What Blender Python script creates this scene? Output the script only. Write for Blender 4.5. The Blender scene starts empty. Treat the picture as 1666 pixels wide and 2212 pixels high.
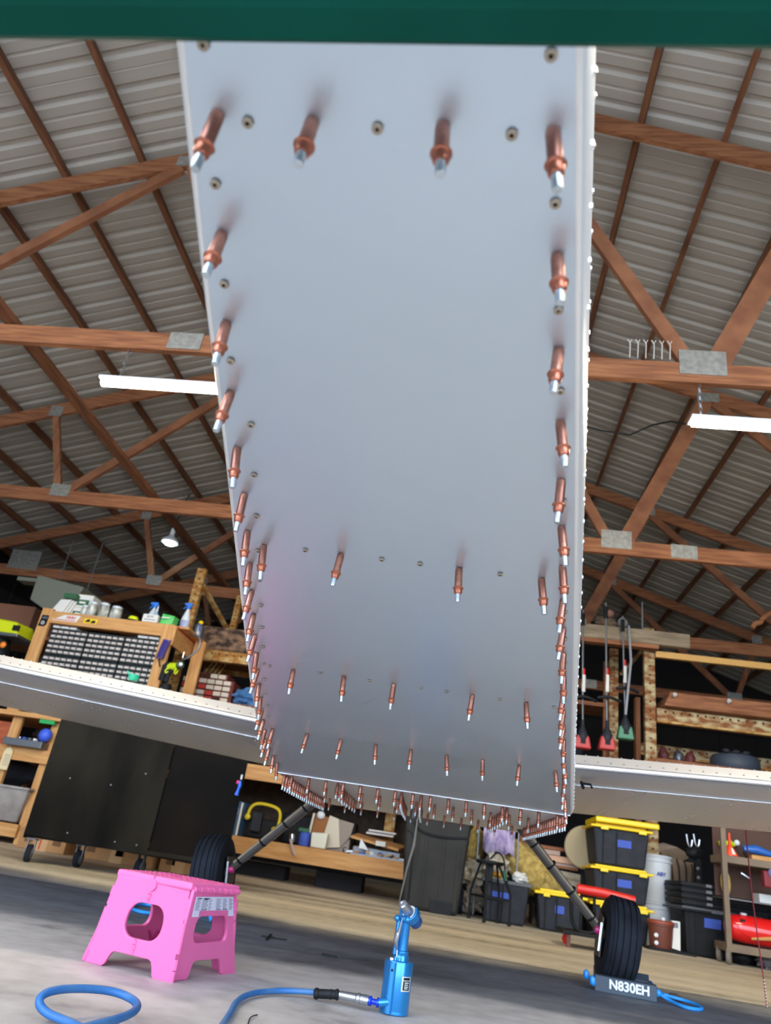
import bpy, math, random
from mathutils import Vector, Matrix, noise
PI = math.pi
random.seed(7)

# ------------------------------------------------------------------ camera
F_PX = 1559.0
CAM = Vector((0, 0, 0.32))
ro, pt, ya = math.radians(8.906), math.radians(25.43), math.radians(-8.803)
FW = Vector((math.sin(ya)*math.cos(pt), math.cos(ya)*math.cos(pt), math.sin(pt)))
R0 = Vector((math.cos(ya), -math.sin(ya), 0)); U0 = R0.cross(FW)
RT = R0*math.cos(ro) + U0*math.sin(ro); UP = U0*math.cos(ro) - R0*math.sin(ro)
cd = bpy.data.cameras.new('camera'); cam = bpy.data.objects.new('camera', cd)
bpy.context.scene.collection.objects.link(cam)
cam.matrix_world = Matrix(((RT.x, UP.x, -FW.x, CAM.x), (RT.y, UP.y, -FW.y, CAM.y), (RT.z, UP.z, -FW.z, CAM.z), (0, 0, 0, 1)))
cd.sensor_fit = 'VERTICAL'; cd.sensor_height = 24.0; cd.lens = 24.0*F_PX/2212.0
cd.clip_start = 0.02; cd.clip_end = 200
cd.dof.use_dof = True; cd.dof.focus_distance = 1.15; cd.dof.aperture_fstop = 5.2
bpy.context.scene.camera = cam

# ------------------------------------------------------------------ light, exposure
SC = bpy.context.scene
w = bpy.data.worlds.new('sky'); SC.world = w; w.use_nodes = True
bg = w.node_tree.nodes['Background']; bg.inputs[0].default_value = (0.66, 0.80, 1.0, 1); bg.inputs[1].default_value = 4.6
LED_POWER = 100.0
SC.view_settings.view_transform = 'Standard'; SC.view_settings.look = 'None'
SC.view_settings.gamma = 1.0; SC.view_settings.exposure = 1.0
SC.view_settings.use_curve_mapping = False
pl = bpy.data.lights.new('door_portal', 'AREA'); pl.shape = 'RECTANGLE'; pl.size = 11.6; pl.size_y = 4.2; pl.cycles.is_portal = True
po = bpy.data.objects.new('door_portal', pl); SC.collection.objects.link(po)
po.location = (-0.2, -2.65, 2.1); po.rotation_euler = (PI/2, 0, 0)
sun = bpy.data.lights.new('sun', 'SUN'); sun.energy = 0.6; sun.angle = math.radians(0.6); sun.color = (1.0, 0.93, 0.83)
so = bpy.data.objects.new('sun', sun); SC.collection.objects.link(so); so.rotation_euler = (math.radians(38), 0, math.radians(160))

# ------------------------------------------------------------------ helpers
def P(x, y, Y):
    d = FW + RT*((x-833)/F_PX) - UP*((y-1106)/F_PX)
    return CAM + d*((Y)/d.y)
def Q(x, y, z=0.0):
    d = FW + RT*((x-833)/F_PX) - UP*((y-1106)/F_PX)
    return CAM + d*((z-CAM.z)/d.z)
def lin(c):
    return tuple((v/12.92 if v <= 0.04045 else ((v+0.055)/1.055)**2.4) for v in [k/255.0 for k in c]) + (1,)
MATS = {}
def mat(name, col, rough=0.6, metal=0.0, col2=None, scale=8.0, stretch=(1, 1, 1), bump=0.0, detail=4.0, lo=0.35, hi=0.65, coat=0.0, emit=0.0, trans=0.0, alpha=1.0, coords='Object', aniso=0.0, spec=None):
    if name in MATS: return MATS[name]
    m = bpy.data.materials.new(name); m.use_nodes = True; nt = m.node_tree; b = nt.nodes['Principled BSDF']
    b.inputs['Base Color'].default_value = lin(col); b.inputs['Roughness'].default_value = rough; b.inputs['Metallic'].default_value = metal
    if spec is not None: b.inputs['Specular IOR Level'].default_value = spec
    if coat: b.inputs['Coat Weight'].default_value = coat
    if aniso: b.inputs['Anisotropic'].default_value = aniso
    if trans: b.inputs['Transmission Weight'].default_value = trans
    if alpha < 1: b.inputs['Alpha'].default_value = alpha
    if emit:
        b.inputs['Emission Color'].default_value = lin(col); b.inputs['Emission Strength'].default_value = emit
    if col2 or bump:
        tc = nt.nodes.new('ShaderNodeTexCoord'); mp = nt.nodes.new('ShaderNodeMapping'); nz = nt.nodes.new('ShaderNodeTexNoise')
        mp.inputs['Scale'].default_value = stretch; nz.inputs['Scale'].default_value = scale; nz.inputs['Detail'].default_value = detail
        nt.links.new(tc.outputs[coords], mp.inputs['Vector']); nt.links.new(mp.outputs[0], nz.inputs['Vector'])
        if col2:
            cr = nt.nodes.new('ShaderNodeValToRGB'); cr.color_ramp.elements[0].position = lo; cr.color_ramp.elements[1].position = hi
            cr.color_ramp.elements[0].color = lin(col); cr.color_ramp.elements[1].color = lin(col2)
            nt.links.new(nz.outputs['Fac'], cr.inputs[0]); nt.links.new(cr.outputs[0], b.inputs['Base Color'])
        if bump:
            bp = nt.nodes.new('ShaderNodeBump'); bp.inputs['Strength'].default_value = bump; bp.inputs['Distance'].default_value = 0.01
            nt.links.new(nz.outputs['Fac'], bp.inputs['Height']); nt.links.new(bp.outputs[0], b.inputs['Normal'])
    MATS[name] = m; return m

class MB:
    def __init__(s, M=None): s.v = []; s.f = []; s.mi = []; s.M = M; s.cur = 0
    def add(s, vs, fs):
        o = len(s.v)
        for p in vs:
            p = Vector(p); s.v.append(s.M @ p if s.M else p)
        for f in fs: s.f.append([o+i for i in f]); s.mi.append(s.cur)
        return s
    def box(s, c, d, rz=0, M=None):
        x, y, z = d[0]/2, d[1]/2, d[2]/2
        vs = [Vector(p) for p in ((-x,-y,-z),(x,-y,-z),(x,y,-z),(-x,y,-z),(-x,-y,z),(x,-y,z),(x,y,z),(-x,y,z))]
        if rz: vs = [Matrix.Rotation(rz, 3, 'Z') @ p for p in vs]
        if M: vs = [M @ p for p in vs]
        c = Vector(c)
        return s.add([p+c for p in vs], [(0,3,2,1),(4,5,6,7),(0,1,5,4),(1,2,6,5),(2,3,7,6),(3,0,4,7)])
    def bb(s, x0, x1, y0, y1, z0, z1):
        return s.box(((x0+x1)/2, (y0+y1)/2, (z0+z1)/2), (abs(x1-x0), abs(y1-y0), abs(z1-z0)))
    def hexa(s, a, b):   # two quads
        return s.add(list(a)+list(b), [(3,2,1,0),(4,5,6,7),(0,1,5,4),(1,2,6,5),(2,3,7,6),(3,0,4,7)])
    def beam(s, p0, p1, w, h, up=(0, 0, 1)):
        p0, p1, up = Vector(p0), Vector(p1), Vector(up); d = (p1-p0).normalized(); r = d.cross(up).normalized(); u = r.cross(d)
        q = [(-1,-1),(1,-1),(1,1),(-1,1)]
        return s.hexa([p0 + r*(a*w/2) + u*(b*h/2) for a, b in q], [p1 + r*(a*w/2) + u*(b*h/2) for a, b in q])
    def tube(s, pts, r, n=8, closed=False, caps=True):
        pts = [Vector(p) for p in pts]; N = len(pts); rr = r if isinstance(r, (list, tuple)) else [r]*N
        vs = []; prev = None
        for i, p in enumerate(pts):
            a = pts[i-1] if (i > 0 or closed) else p; b = pts[(i+1) % N] if (i < N-1 or closed) else p
            t = (b-a).normalized()
            if prev is None:
                prev = Vector((0, 0, 1)) if abs(t.z) < 0.9 else Vector((1, 0, 0))
            x = (prev - t*prev.dot(t)).normalized(); prev = x; y = t.cross(x)
            for k in range(n):
                an = 2*PI*k/n; vs.append(p + x*(math.cos(an)*rr[i]) + y*(math.sin(an)*rr[i]))
        fs = []
        for i in range(N if closed else N-1):
            j = (i+1) % N
            for k in range(n): fs.append((i*n+k, i*n+(k+1) % n, j*n+(k+1) % n, j*n+k))
        if caps and not closed: fs += [tuple(range(n))[::-1], tuple((N-1)*n+k for k in range(n))]
        return s.add(vs, fs)
    def lathe(s, prof, o=(0, 0, 0), ax=(0, 0, 1), n=16, sx=1.0):   # prof: (r, t) along axis
        o, ax = Vector(o), Vector(ax).normalized()
        x = ax.orthogonal().normalized() if abs(ax.z) < 0.99 else Vector((1, 0, 0)); y = ax.cross(x)
        vs = []; fs = []
        for r, t in prof:
            for k in range(n):
                an = 2*PI*k/n; vs.append(o + ax*t + x*(math.cos(an)*r*sx) + y*(math.sin(an)*r))
        for i in range(len(prof)-1):
            for k in range(n): fs.append((i*n+k, i*n+(k+1) % n, (i+1)*n+(k+1) % n, (i+1)*n+k))
        if prof[0][0] > 1e-6: fs.append(tuple(range(n))[::-1])
        if prof[-1][0] > 1e-6: fs.append(tuple((len(prof)-1)*n+k for k in range(n)))
        return s.add(vs, fs)
    def prism(s, poly, vec):
        poly = [Vector(p) for p in poly]; vec = Vector(vec); n = len(poly)
        return s.add(poly + [p+vec for p in poly], [tuple(range(n))[::-1], tuple(range(n, 2*n))] + [(i, (i+1) % n, n+(i+1) % n, n+i) for i in range(n)])
    def ring(s, outer, inner, vec):   # plate with a hole, both loops same length
        n = len(outer); vec = Vector(vec); o = [Vector(p) for p in outer]; i_ = [Vector(p) for p in inner]
        vs = o + i_ + [p+vec for p in o] + [p+vec for p in i_]; fs = []
        for k in range(n):
            j = (k+1) % n
            fs += [(k, n+k, n+j, j), (2*n+k, 2*n+j, 3*n+j, 3*n+k), (k, j, 2*n+j, 2*n+k), (n+k, 3*n+k, 3*n+j, n+j)]
        return s.add(vs, fs)
    def blob(s, c, r, amp=0.2, freq=3.0, seed=0, nu=20, nv=12, rz=0, flat=False, M=None):
        c = Vector(c); vs = []; fs = []; R = Matrix.Rotation(rz, 3, 'Z')
        for i in range(nv+1):
            th = PI*i/nv
            for k in range(nu):
                ph = 2*PI*k/nu
                d = Vector((math.sin(th)*math.cos(ph), math.sin(th)*math.sin(ph), math.cos(th)))
                q = 1 + amp*noise.noise(d*freq + Vector((seed*7.3, seed*3.1, 0)))
                p = Vector((d.x*r[0]*q, d.y*r[1]*q, d.z*r[2]*q))
                if M: p = M @ p
                p = R @ p + c
                vs.append(p)
        for i in range(nv):
            for k in range(nu): fs.append((i*nu+k, (i+1)*nu+k, (i+1)*nu+(k+1) % nu, i*nu+(k+1) % nu))
        return s.add(vs, fs)
    def build(s, name, m, parent=None, smooth=False, bevel=0.0, kind=None, auto=0.6, segs=2):
        me = bpy.data.meshes.new(name); o = bpy.data.objects.new(name, me)
        off = org(parent)
        me.from_pydata([tuple(p-off) for p in s.v], [], s.f)
        for mm in (m if isinstance(m, (list, tuple)) else [m]): me.materials.append(mm)
        if max(s.mi, default=0) > 0:
            for p, k in zip(me.polygons, s.mi): p.material_index = k
        import bmesh
        b = bmesh.new(); b.from_mesh(me); bmesh.ops.recalc_face_normals(b, faces=b.faces); b.to_mesh(me); b.free()
        if smooth:
            me.polygons.foreach_set('use_smooth', [True]*len(me.polygons)); me.set_sharp_from_angle(angle=auto)
        SC.collection.objects.link(o)
        if parent: o.parent = parent
        if bevel:
            bv = o.modifiers.new('bevel', 'BEVEL'); bv.width = bevel; bv.segments = segs; bv.limit_method = 'ANGLE'; bv.angle_limit = 0.7; bv.harden_normals = False
        if kind: o['kind'] = kind
        return o
def org(o):
    v = Vector((0, 0, 0))
    while o: v = v + o.location; o = o.parent
    return v
def thing(name, label, cat, loc=(0, 0, 0), group=None):
    o = bpy.data.objects.new(name, None); SC.collection.objects.link(o); o.location = loc; o.empty_display_size = 0.05
    o['label'] = label; o['category'] = cat
    if group: o['group'] = group
    return o
def tag(o, label, cat, group=None):
    o['label'] = label; o['category'] = cat
    if group: o['group'] = group
    return o
def dup(root, loc, label=None, group=None):
    r = root.copy(); SC.collection.objects.link(r); r.location = loc
    if label: r['label'] = label
    if group: r['group'] = group
    for ch in list(root.children):
        c = ch.copy(); SC.collection.objects.link(c); c.parent = r
        for g in list(ch.children):
            d = g.copy(); SC.collection.objects.link(d); d.parent = c
    return r
def text(name, s, size, loc, M3, m, parent, depth=0.0008, align='CENTER', bold=0.0):
    cu = bpy.data.curves.new(name, 'FONT'); cu.body = s; cu.size = size; cu.align_x = align; cu.align_y = 'CENTER'; cu.extrude = depth; cu.offset = bold
    t = bpy.data.objects.new(name, cu); SC.collection.objects.link(t)
    bpy.context.view_layer.update()
    me = bpy.data.meshes.new_from_object(t.evaluated_get(bpy.context.evaluated_depsgraph_get()))
    bpy.data.objects.remove(t)
    loc = Vector(loc); off = org(parent)
    for v in me.vertices: v.co = M3 @ v.co + loc - off
    me.materials.clear(); me.materials.append(m)
    o = bpy.data.objects.new(name, me); SC.collection.objects.link(o); o.parent = parent
    return o
FACE = Matrix(((1, 0, 0), (0, 0, -1), (0, 1, 0)))   # text upright, read from -Y
def dupmesh(o, parent, off=(0, 0, 0), name=None):
    c = o.copy(); SC.collection.objects.link(c); c.parent = parent; c.location = o.location + Vector(off); return c
ORD = ['first','second','third','fourth','fifth','sixth','seventh','eighth','ninth','tenth','eleventh','twelfth','thirteenth','fourteenth','fifteenth','sixteenth','seventeenth','eighteenth','nineteenth','twentieth','twenty-first','twenty-second','twenty-third','twenty-fourth','twenty-fifth']

# ------------------------------------------------------------------ materials
woodX = mat('wood_along_x', (118, 70, 42), 0.8, col2=(156, 102, 66), scale=3.5, stretch=(1, 12, 12), bump=0.15)
woodY = mat('wood_along_y', (92, 54, 34), 0.8, col2=(126, 80, 50), scale=3.5, stretch=(12, 1, 12), bump=0.15)
woodZ = mat('wood_along_z', (114, 68, 42), 0.8, col2=(152, 100, 66), scale=3.5, stretch=(12, 12, 1), bump=0.15)
woodW = mat('wood_web', (116, 70, 44), 0.8, col2=(142, 92, 60), scale=5, detail=6)
pineX = mat('pine_x', (190, 134, 74), 0.7, col2=(212, 160, 100), scale=3.0, stretch=(1, 10, 10))
pineZ = mat('pine_z', (190, 134, 74), 0.7, col2=(212, 160, 100), scale=3.0, stretch=(10, 10, 1))
roofM = mat('white_roof_steel', (170, 164, 155), 0.5, 0.0)
wallM = mat('dark_wall_steel', (40, 38, 38), 0.85, spec=0.1)
plateM = mat('galvanised_plate', (140, 138, 130), 0.5, 0.5, col2=(165, 163, 155), scale=30)
blackP = mat('black_plastic', (17, 18, 20), 0.6, col2=(24, 25, 28), scale=20, spec=0.25)
darkG = mat('dark_grey_plastic', (32, 34, 40), 0.6, col2=(42, 44, 51), scale=15, spec=0.3)
yellowP = mat('yellow_plastic', (244, 206, 12), 0.42)
blueTape = mat('blue_tape', (62, 88, 178), 0.7)
whiteP = mat('white_plastic', (222, 224, 226), 0.4)
redP = mat('red_plastic', (206, 30, 26), 0.35)
pink = mat('pink_plastic', (222, 102, 156), 0.42)
pinkD = mat('pink_plastic_shaded', (196, 58, 124), 0.5)  # same plastic as pink, darkened so its colour carries the shade
gunB = mat('blue_anodised_metal', (34, 126, 190), 0.28, 0.55, coat=0.4)
steel = mat('bright_steel', (200, 204, 208), 0.3, 1.0)
dsteel = mat('dull_steel', (120, 122, 126), 0.45, 0.8)
copper = mat('copper_plate', (184, 128, 108), 0.36, 0.8, col2=(140, 92, 78), scale=90, bump=0.05)
zinc = mat('zinc_tip', (176, 186, 192), 0.34, 0.85, col2=(206, 214, 220), scale=120)
rubber = mat('tyre_rubber', (20, 24, 31), 0.85, col2=(32, 36, 45), scale=14, spec=0.3)
hoseM = mat('blue_hose_rubber', (36, 96, 156), 0.55, col2=(76, 116, 152), scale=12, lo=0.45, hi=0.75)
rust = mat('rusty_white_rack', (128, 76, 32), 0.8, 0.0, col2=(186, 168, 126), scale=9, stretch=(1, 1, 2.2), lo=0.42, hi=0.62, bump=0.1)
orangeR = mat('worn_orange_rack', (160, 104, 40), 0.8, 0.0, col2=(196, 164, 104), scale=11, stretch=(1, 1, 2.0), lo=0.42, hi=0.62, bump=0.1)
card = mat('cardboard', (170, 124, 78), 0.85, col2=(186, 140, 92), scale=6)
paperM = mat('paper_white', (225, 222, 214), 0.7)
# ------------------------------------------------------------------ the hangar shell
RX, RZ, SL = -0.19, 5.46, 0.33     # ridge x, chord-centre height at the ridge, slope
XL, XR, YB, YF = -6.75, 6.35, 13.4, -2.6
def chord(x): return RZ - SL*abs(x-RX)
def struct(o, *a): o['kind'] = 'structure'; return o

def floor_mat():
    m = bpy.data.materials.new('hangar_concrete'); m.use_nodes = True; nt = m.node_tree; b = nt.nodes['Principled BSDF']; L = nt.links.new
    tc = nt.nodes.new('ShaderNodeTexCoord'); sp = nt.nodes.new('ShaderNodeSeparateXYZ'); L(tc.outputs['Object'], sp.inputs[0])
    def nz(sc, det, st=(1, 1, 1)):
        mp = nt.nodes.new('ShaderNodeMapping'); mp.inputs['Scale'].default_value = st; n = nt.nodes.new('ShaderNodeTexNoise')
        n.inputs['Scale'].default_value = sc; n.inputs['Detail'].default_value = det; L(tc.outputs['Object'], mp.inputs['Vector']); L(mp.outputs[0], n.inputs['Vector']); return n.outputs['Fac']
    def mth(op, a, bb=None):
        n = nt.nodes.new('ShaderNodeMath'); n.operation = op
        for i, q in enumerate((a, bb)):
            if q is None: continue
            if isinstance(q, (int, float)): n.inputs[i].default_value = q
            else: L(q, n.inputs[i])
        return n.outputs[0]
    def ramp(f, cs):
        r = nt.nodes.new('ShaderNodeValToRGB'); L(f, r.inputs[0])
        while len(r.color_ramp.elements) < len(cs): r.color_ramp.elements.new(0.5)
        for e, (p, c) in zip(r.color_ramp.elements, cs): e.position = p; e.color = lin(c)
        return r.outputs[0]
    def step(f, w):   # 0..1 smooth over f in [-w, w]
        n = nt.nodes.new('ShaderNodeMapRange'); n.interpolation_type = 'SMOOTHSTEP'; L(f, n.inputs[0]); n.inputs[1].default_value = -w; n.inputs[2].default_value = w; return n.outputs[0]
    def mix(f, a, c):
        n = nt.nodes.new('ShaderNodeMix'); n.data_type = 'RGBA'; L(f, n.inputs[0]); L(a, n.inputs[6]); L(c, n.inputs[7]); return n.outputs[2]
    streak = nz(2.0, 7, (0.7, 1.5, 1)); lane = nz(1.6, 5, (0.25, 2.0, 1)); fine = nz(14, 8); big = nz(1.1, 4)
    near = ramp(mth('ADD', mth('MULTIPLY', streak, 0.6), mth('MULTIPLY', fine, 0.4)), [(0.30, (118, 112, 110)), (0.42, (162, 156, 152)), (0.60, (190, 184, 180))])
    mid = ramp(mth('ADD', mth('MULTIPLY', streak, 0.6), mth('MULTIPLY', fine, 0.4)), [(0.32, (66, 66, 70)), (0.46, (92, 92, 98)), (0.62, (112, 112, 118))])  # dark band: concrete tone with the tail's shade painted into the colour
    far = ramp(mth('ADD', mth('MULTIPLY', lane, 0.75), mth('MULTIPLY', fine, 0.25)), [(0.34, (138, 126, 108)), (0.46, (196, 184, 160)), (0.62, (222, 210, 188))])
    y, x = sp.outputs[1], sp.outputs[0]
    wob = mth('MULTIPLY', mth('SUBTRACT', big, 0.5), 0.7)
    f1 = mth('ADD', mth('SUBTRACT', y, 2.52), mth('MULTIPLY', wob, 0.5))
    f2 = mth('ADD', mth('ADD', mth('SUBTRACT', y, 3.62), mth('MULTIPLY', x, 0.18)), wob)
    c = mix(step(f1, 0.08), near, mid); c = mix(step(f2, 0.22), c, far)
    L(c, b.inputs['Base Color']); b.inputs['Roughness'].default_value = 0.62
    bp = nt.nodes.new('ShaderNodeBump'); bp.inputs['Strength'].default_value = 0.12; bp.inputs['Distance'].default_value = 0.01
    L(fine, bp.inputs['Height']); L(bp.outputs[0], b.inputs['Normal'])
    return m
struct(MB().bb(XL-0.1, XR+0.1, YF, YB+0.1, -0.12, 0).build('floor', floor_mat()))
apron = mat('apron_concrete', (176, 172, 164), 0.8, col2=(150, 146, 140), scale=2)
struct(MB().bb(-30, 30, -40, YF, -0.16, -0.02).build('ground', apron))
# walls
def ribbed(m, a, b, nrm, z0, z1, pitch=0.3, h=0.02):   # ribbed sheet wall from a to b
    a, b = Vector(a), Vector(b); d = b-a; n = int(d.length/pitch); u = d.normalized(); N = Vector(nrm)
    m.prism([a + Vector((0, 0, z0)), b + Vector((0, 0, z0)), b + Vector((0, 0, z1)), a + Vector((0, 0, z1))], -N*0.06)
    for i in range(n):
        c = a + u*(i+0.5)*pitch
        m.beam(c + N*h/2 + Vector((0, 0, z0)), c + N*h/2 + Vector((0, 0, z1)), 0.05, h, up=N)
zE = 3.3
m = MB(); ribbed(m, (XL, YB, 0), (XL, YF, 0), (1, 0, 0), -0.1, zE+0.26, 0.6); struct(m.build('wall_left', wallM))
m = MB(); ribbed(m, (XR, YF, 0), (XR, YB, 0), (-1, 0, 0), -0.1, zE+0.26, 0.6); struct(m.build('wall_right', wallM))
m = MB(); ribbed(m, (XL, YB, 0), (XR, YB, 0), (0, -1, 0), -0.1, zE+0.1, 0.6)
m.prism([(XL, YB, zE+0.1), (XR, YB, zE+0.1), (XR, YB, 3.5), (RX, YB, RZ+0.28), (XL, YB, 3.5)], (0, 0.06, 0)); struct(m.build('wall_back', wallM))
m = MB(); m.prism([(RX-3.9, YF, 4.2), (RX+3.9, YF, 4.2), (RX, YF, RZ+0.2)], (0, -0.06, 0))
m.bb(XL, XL+0.5, YF-0.06, YF, -0.1, 3.3); m.bb(XR-0.5, XR, YF-0.06, YF, -0.1, 3.3); struct(m.build('wall_front', wallM))
# roof: one panel is 0.914 m wide with four ribs, shared by every panel of that side
ceiling = bpy.data.objects.new('ceiling', None); SC.collection.objects.link(ceiling); ceiling['kind'] = 'structure'
zo = 0.185
for sgn, xe in ((-1, XL-0.15), (1, XR+0.15)):
    prof = []
    for k in range(4):
        c = 0.2286*k + 0.11
        prof += [(c-0.034, 0), (c-0.014, 0.022), (c+0.014, 0.022), (c+0.034, 0), (c+0.100, 0.0), (c+0.108, 0.006), (c+0.120, 0.006), (c+0.128, 0.0)]
    prof = [(-0.004, 0.004)] + prof
    prof = [q for q in prof if q[0] < 0.905] + [(0.912, 0.0)]
    vs = []; a = abs(xe-RX); z0, z1 = RZ+zo, RZ+zo-SL*a
    for y, dz in prof: vs += [(RX, YF+y, z0+dz), (xe, YF+y, z1+dz)]
    mm = MB().add(vs, [(2*i, 2*i+1, 2*i+3, 2*i+2) for i in range(len(prof)-1)])
    o = mm.build('roof_panel', roofM, ceiling)
    sm = o.modifiers.new('s', 'SOLIDIFY'); sm.thickness = 0.003; sm.offset = 1
    for i in range(1, 18): dupmesh(o, ceiling, (0, i*0.914, 0))
    for k in range(12):
        off = (0.48 if sgn > 0 else 0.38) + 0.55*k; x = RX + sgn*off
        if abs(x-RX) > a: continue
        z = chord(x) + 0.12
        th = math.atan(SL)*sgn
        M = Matrix.Rotation(th, 3, 'Y')
        MB().box((x, (YF+YB)/2, z), (0.04, YB-YF-0.02, 0.088), M=M).build('purlin', woodY, ceiling)
MB().box((RX, (YF+YB)/2, RZ+zo+0.03), (0.3, YB-YF, 0.01)).build('ridge_cap', roofM, ceiling)
# trusses
def truss(Y, label):
    t = thing('roof_truss', label, 'truss', (RX, Y, 3.05))
    Yv = Vector((0, Y, 0))
    def mem(name, x0, z0, x1, z1, h, m, dy=0.0):
        return MB().beam((x0, Y+dy, z0), (x1, Y+dy, z1), 0.04, h, up=(0, 0, 1)).build(name, m, t)
    mem('bottom_chord', XL+0.06, 3.05, XR-0.06, 3.05, 0.135, woodX)
    for s in (-1, 1):
        xe = (XL+0.1) if s < 0 else (XR-0.1)
        mem('top_chord', RX+s*0.02, RZ, xe, chord(xe), 0.14, woodX)
        mem('web', RX+s*0.06, RZ-0.08, RX+s*1.27, 3.12, 0.09, woodW, 0.002)
        mem('web', RX+s*1.42, 3.12, RX+s*2.17, chord(RX+2.17)-0.07, 0.135 if s > 0 else 0.09, woodW, 0.002)
        mem('web', RX+s*2.25, chord(RX+2.17)-0.09, RX+s*3.9, 3.12, 0.085, woodW, 0.002)
        mem('web', RX+s*4.0, 3.12, RX+s*4.33, chord(RX+4.33)-0.05, 0.07, woodZ, 0.002)
        pr = [(RX+s*1.34, 3.12, 0.26, 0.17), (RX+s*3.96, 3.11, 0.2, 0.13), (RX+s*2.19, chord(RX+2.19)-0.03, 0.2, 0.1), (RX+s*4.33, chord(RX+4.33)-0.02, 0.14, 0.12)]
        pr.append((1.72 if s > 0 else -1.97, 3.06, 0.22, 0.125))
        for x, z, w_, h_ in pr:
            MB().box((x, Y-0.024, z), (w_, 0.006, h_)).build('gusset_plate', plateM, t)
    MB().box((RX, Y-0.024, RZ-0.05), (0.3, 0.006, 0.2)).build('gusset_plate', plateM, t)
    MB().box((XL+0.75, Y-0.024, 3.2), (0.42, 0.006, 0.26)).build('gusset_plate', plateM, t)
    return t
lab = {3.5: 'nearest brown timber roof truss in view, metal gusset plates on its tie', 5.98: 'second brown timber roof truss, behind the one carrying the tube lights',
       8.45: 'third timber roof truss, just above the shelves and racks', 10.93: 'dark rearmost timber roof truss before the back wall', 1.02: 'timber roof truss overhead above the tail, nearest the door'}
for Y in (1.02, 3.5, 5.98, 8.45, 10.93): truss(Y, lab[Y])
tag(MB().bb(-3.25, -3.16, 1.0, 13.2, 3.125, 3.163).build('brace_board', woodY), 'long brown brace board running over the truss ties on the left', 'brace')
# tube lights on chains
def tube_light(x0, x1, y, z, lab_, ch):
    t = thing('tube_light', lab_, 'light', ((x0+x1)/2, y, z))
    MB().bb(x0-0.01, x1+0.01, y-0.045, y+0.045, z+0.012, z+0.03).build('housing', whiteP, t, bevel=0.003)
    MB().lathe([(0.0, 0), (0.023, 0.002), (0.023, x1-x0-0.002), (0.0, x1-x0)], (x0, y, z), (1, 0, 0), 12).build('diffuser', mat('lit_tube', (255, 240, 208), 0.5, emit=LED_POWER), t, True)
    for x in ch:
        c = MB(); n = 9
        for i in range(n):
            zz = z+0.03 + (2.985-z-0.03)*(i+0.5)/n
            R = [Vector((math.cos(a)*0.008, 0, math.sin(a)*0.02)) for a in [2*PI*k/8 for k in range(8)]]
            if i % 2: R = [Vector((0, p.x, p.z)) for p in R]
            c.tube([Vector((x, y, zz))+p for p in R], 0.0025, 5, closed=True)
        c.build('chain', steel, t)
    return t
tube_light(-2.43, -1.21, 3.5, 2.72, 'lit white tube light hanging left of the fuselage', (-2.33, -1.3))
tube_light(1.08, 2.30, 3.5, 2.72, 'lit white tube light hanging at the right under the gusset plate', (1.13, 2.2))
tube_light(-3.4, -2.18, 1.02, 2.72, 'added unseen tube light over the tail at the left, nearest the door', (-3.3, -2.3))  # added lamp above the view, brightens the hangar floor
tube_light(1.4, 2.62, 1.02, 2.72, 'added unseen tube light over the tail at the right, nearest the door', (1.5, 2.5))  # second added overhead lamp, unseen, more light for the interior
cb = MB().tube([P(1255, 918, 4.2), P(1300, 930, 4.2), P(1360, 940, 4.2), P(1410, 918, 4.1), P(1450, 910, 3.9), (1.07, 3.55, 2.74)], 0.006, 6)
tag(cb.build('power_cable', blackP, smooth=True), 'thin black cable sagging to the end of the right tube light', 'cable')
# little lamp on the far truss web
lp = P(369, 1165, 8.3); t = thing('pendant_lamp', 'small round white lamp glowing under the dark roof at left', 'lamp', lp)
MB().lathe([(0.02, 0.16), (0.035, 0.12), (0.03, 0.06), (0.05, 0.03), (0.11, -0.02), (0.115, -0.05), (0.10, -0.05), (0.02, 0.02)], lp, (0, 0, 1), 20).build('shade', whiteP, t, True)
MB().lathe([(0.0, -0.085), (0.06, -0.075), (0.085, -0.04), (0.04, 0.0), (0, 0.0)], lp, (0, 0, 1), 16).build('bulb', mat('lit_bulb', (220, 250, 255), 0.5, emit=9), t, True)
MB().tube([lp+Vector((0, 0, 0.16)), lp+Vector((0.0, 0.15, 0.75))], 0.008, 6).build('cord', blackP, t)

# ------------------------------------------------------------------ the airplane
A0, B0 = 0.41, 0.11                      # belly: z = CAM.z + A0 - B0*y up to the kink
YK = 2.13
def bz(y): return CAM.z + A0 - B0*min(y, YK) + (0.004*(y-YK) if y > YK else 0)
LE = [(-0.5, -0.045), (0.0, -0.145), (0.232, -0.187), (0.322, -0.206), (0.431, -0.228), (0.60, -0.260), (0.75, -0.290), (1.354, -0.412), (1.782, -0.490), (2.06, -0.513), (2.6, -0.545), (3.45, -0.570)]
RE = [(-0.5, -0.075), (0.0, -0.008), (0.232, 0.024), (0.417, 0.051), (0.862, 0.116), (1.579, 0.214), (2.168, 0.298), (2.6, 0.285), (3.45, 0.255)]
def lerp(T, y):
    for (a, p), (b, q) in zip(T, T[1:]):
        if y <= b: return p + (q-p)*(y-a)/(b-a)
    return T[-1][1]
skinM = bpy.data.materials.new('satin_aluminium'); skinM.use_nodes = True
nt = skinM.node_tree; b = nt.nodes['Principled BSDF']
b.inputs['Base Color'].default_value = (0.60, 0.69, 0.775, 1); b.inputs['Metallic'].default_value = 0.8; b.inputs['Roughness'].default_value = 0.34
tc = nt.nodes.new('ShaderNodeTexCoord'); nz = nt.nodes.new('ShaderNodeTexNoise'); nz.inputs['Scale'].default_value = 9; nz.inputs['Detail'].default_value = 6
mr = nt.nodes.new('ShaderNodeMapRange'); mr.inputs[1].default_value = 0.3; mr.inputs[2].default_value = 0.7; mr.inputs[3].default_value = 0.31; mr.inputs[4].default_value = 0.37
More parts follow.
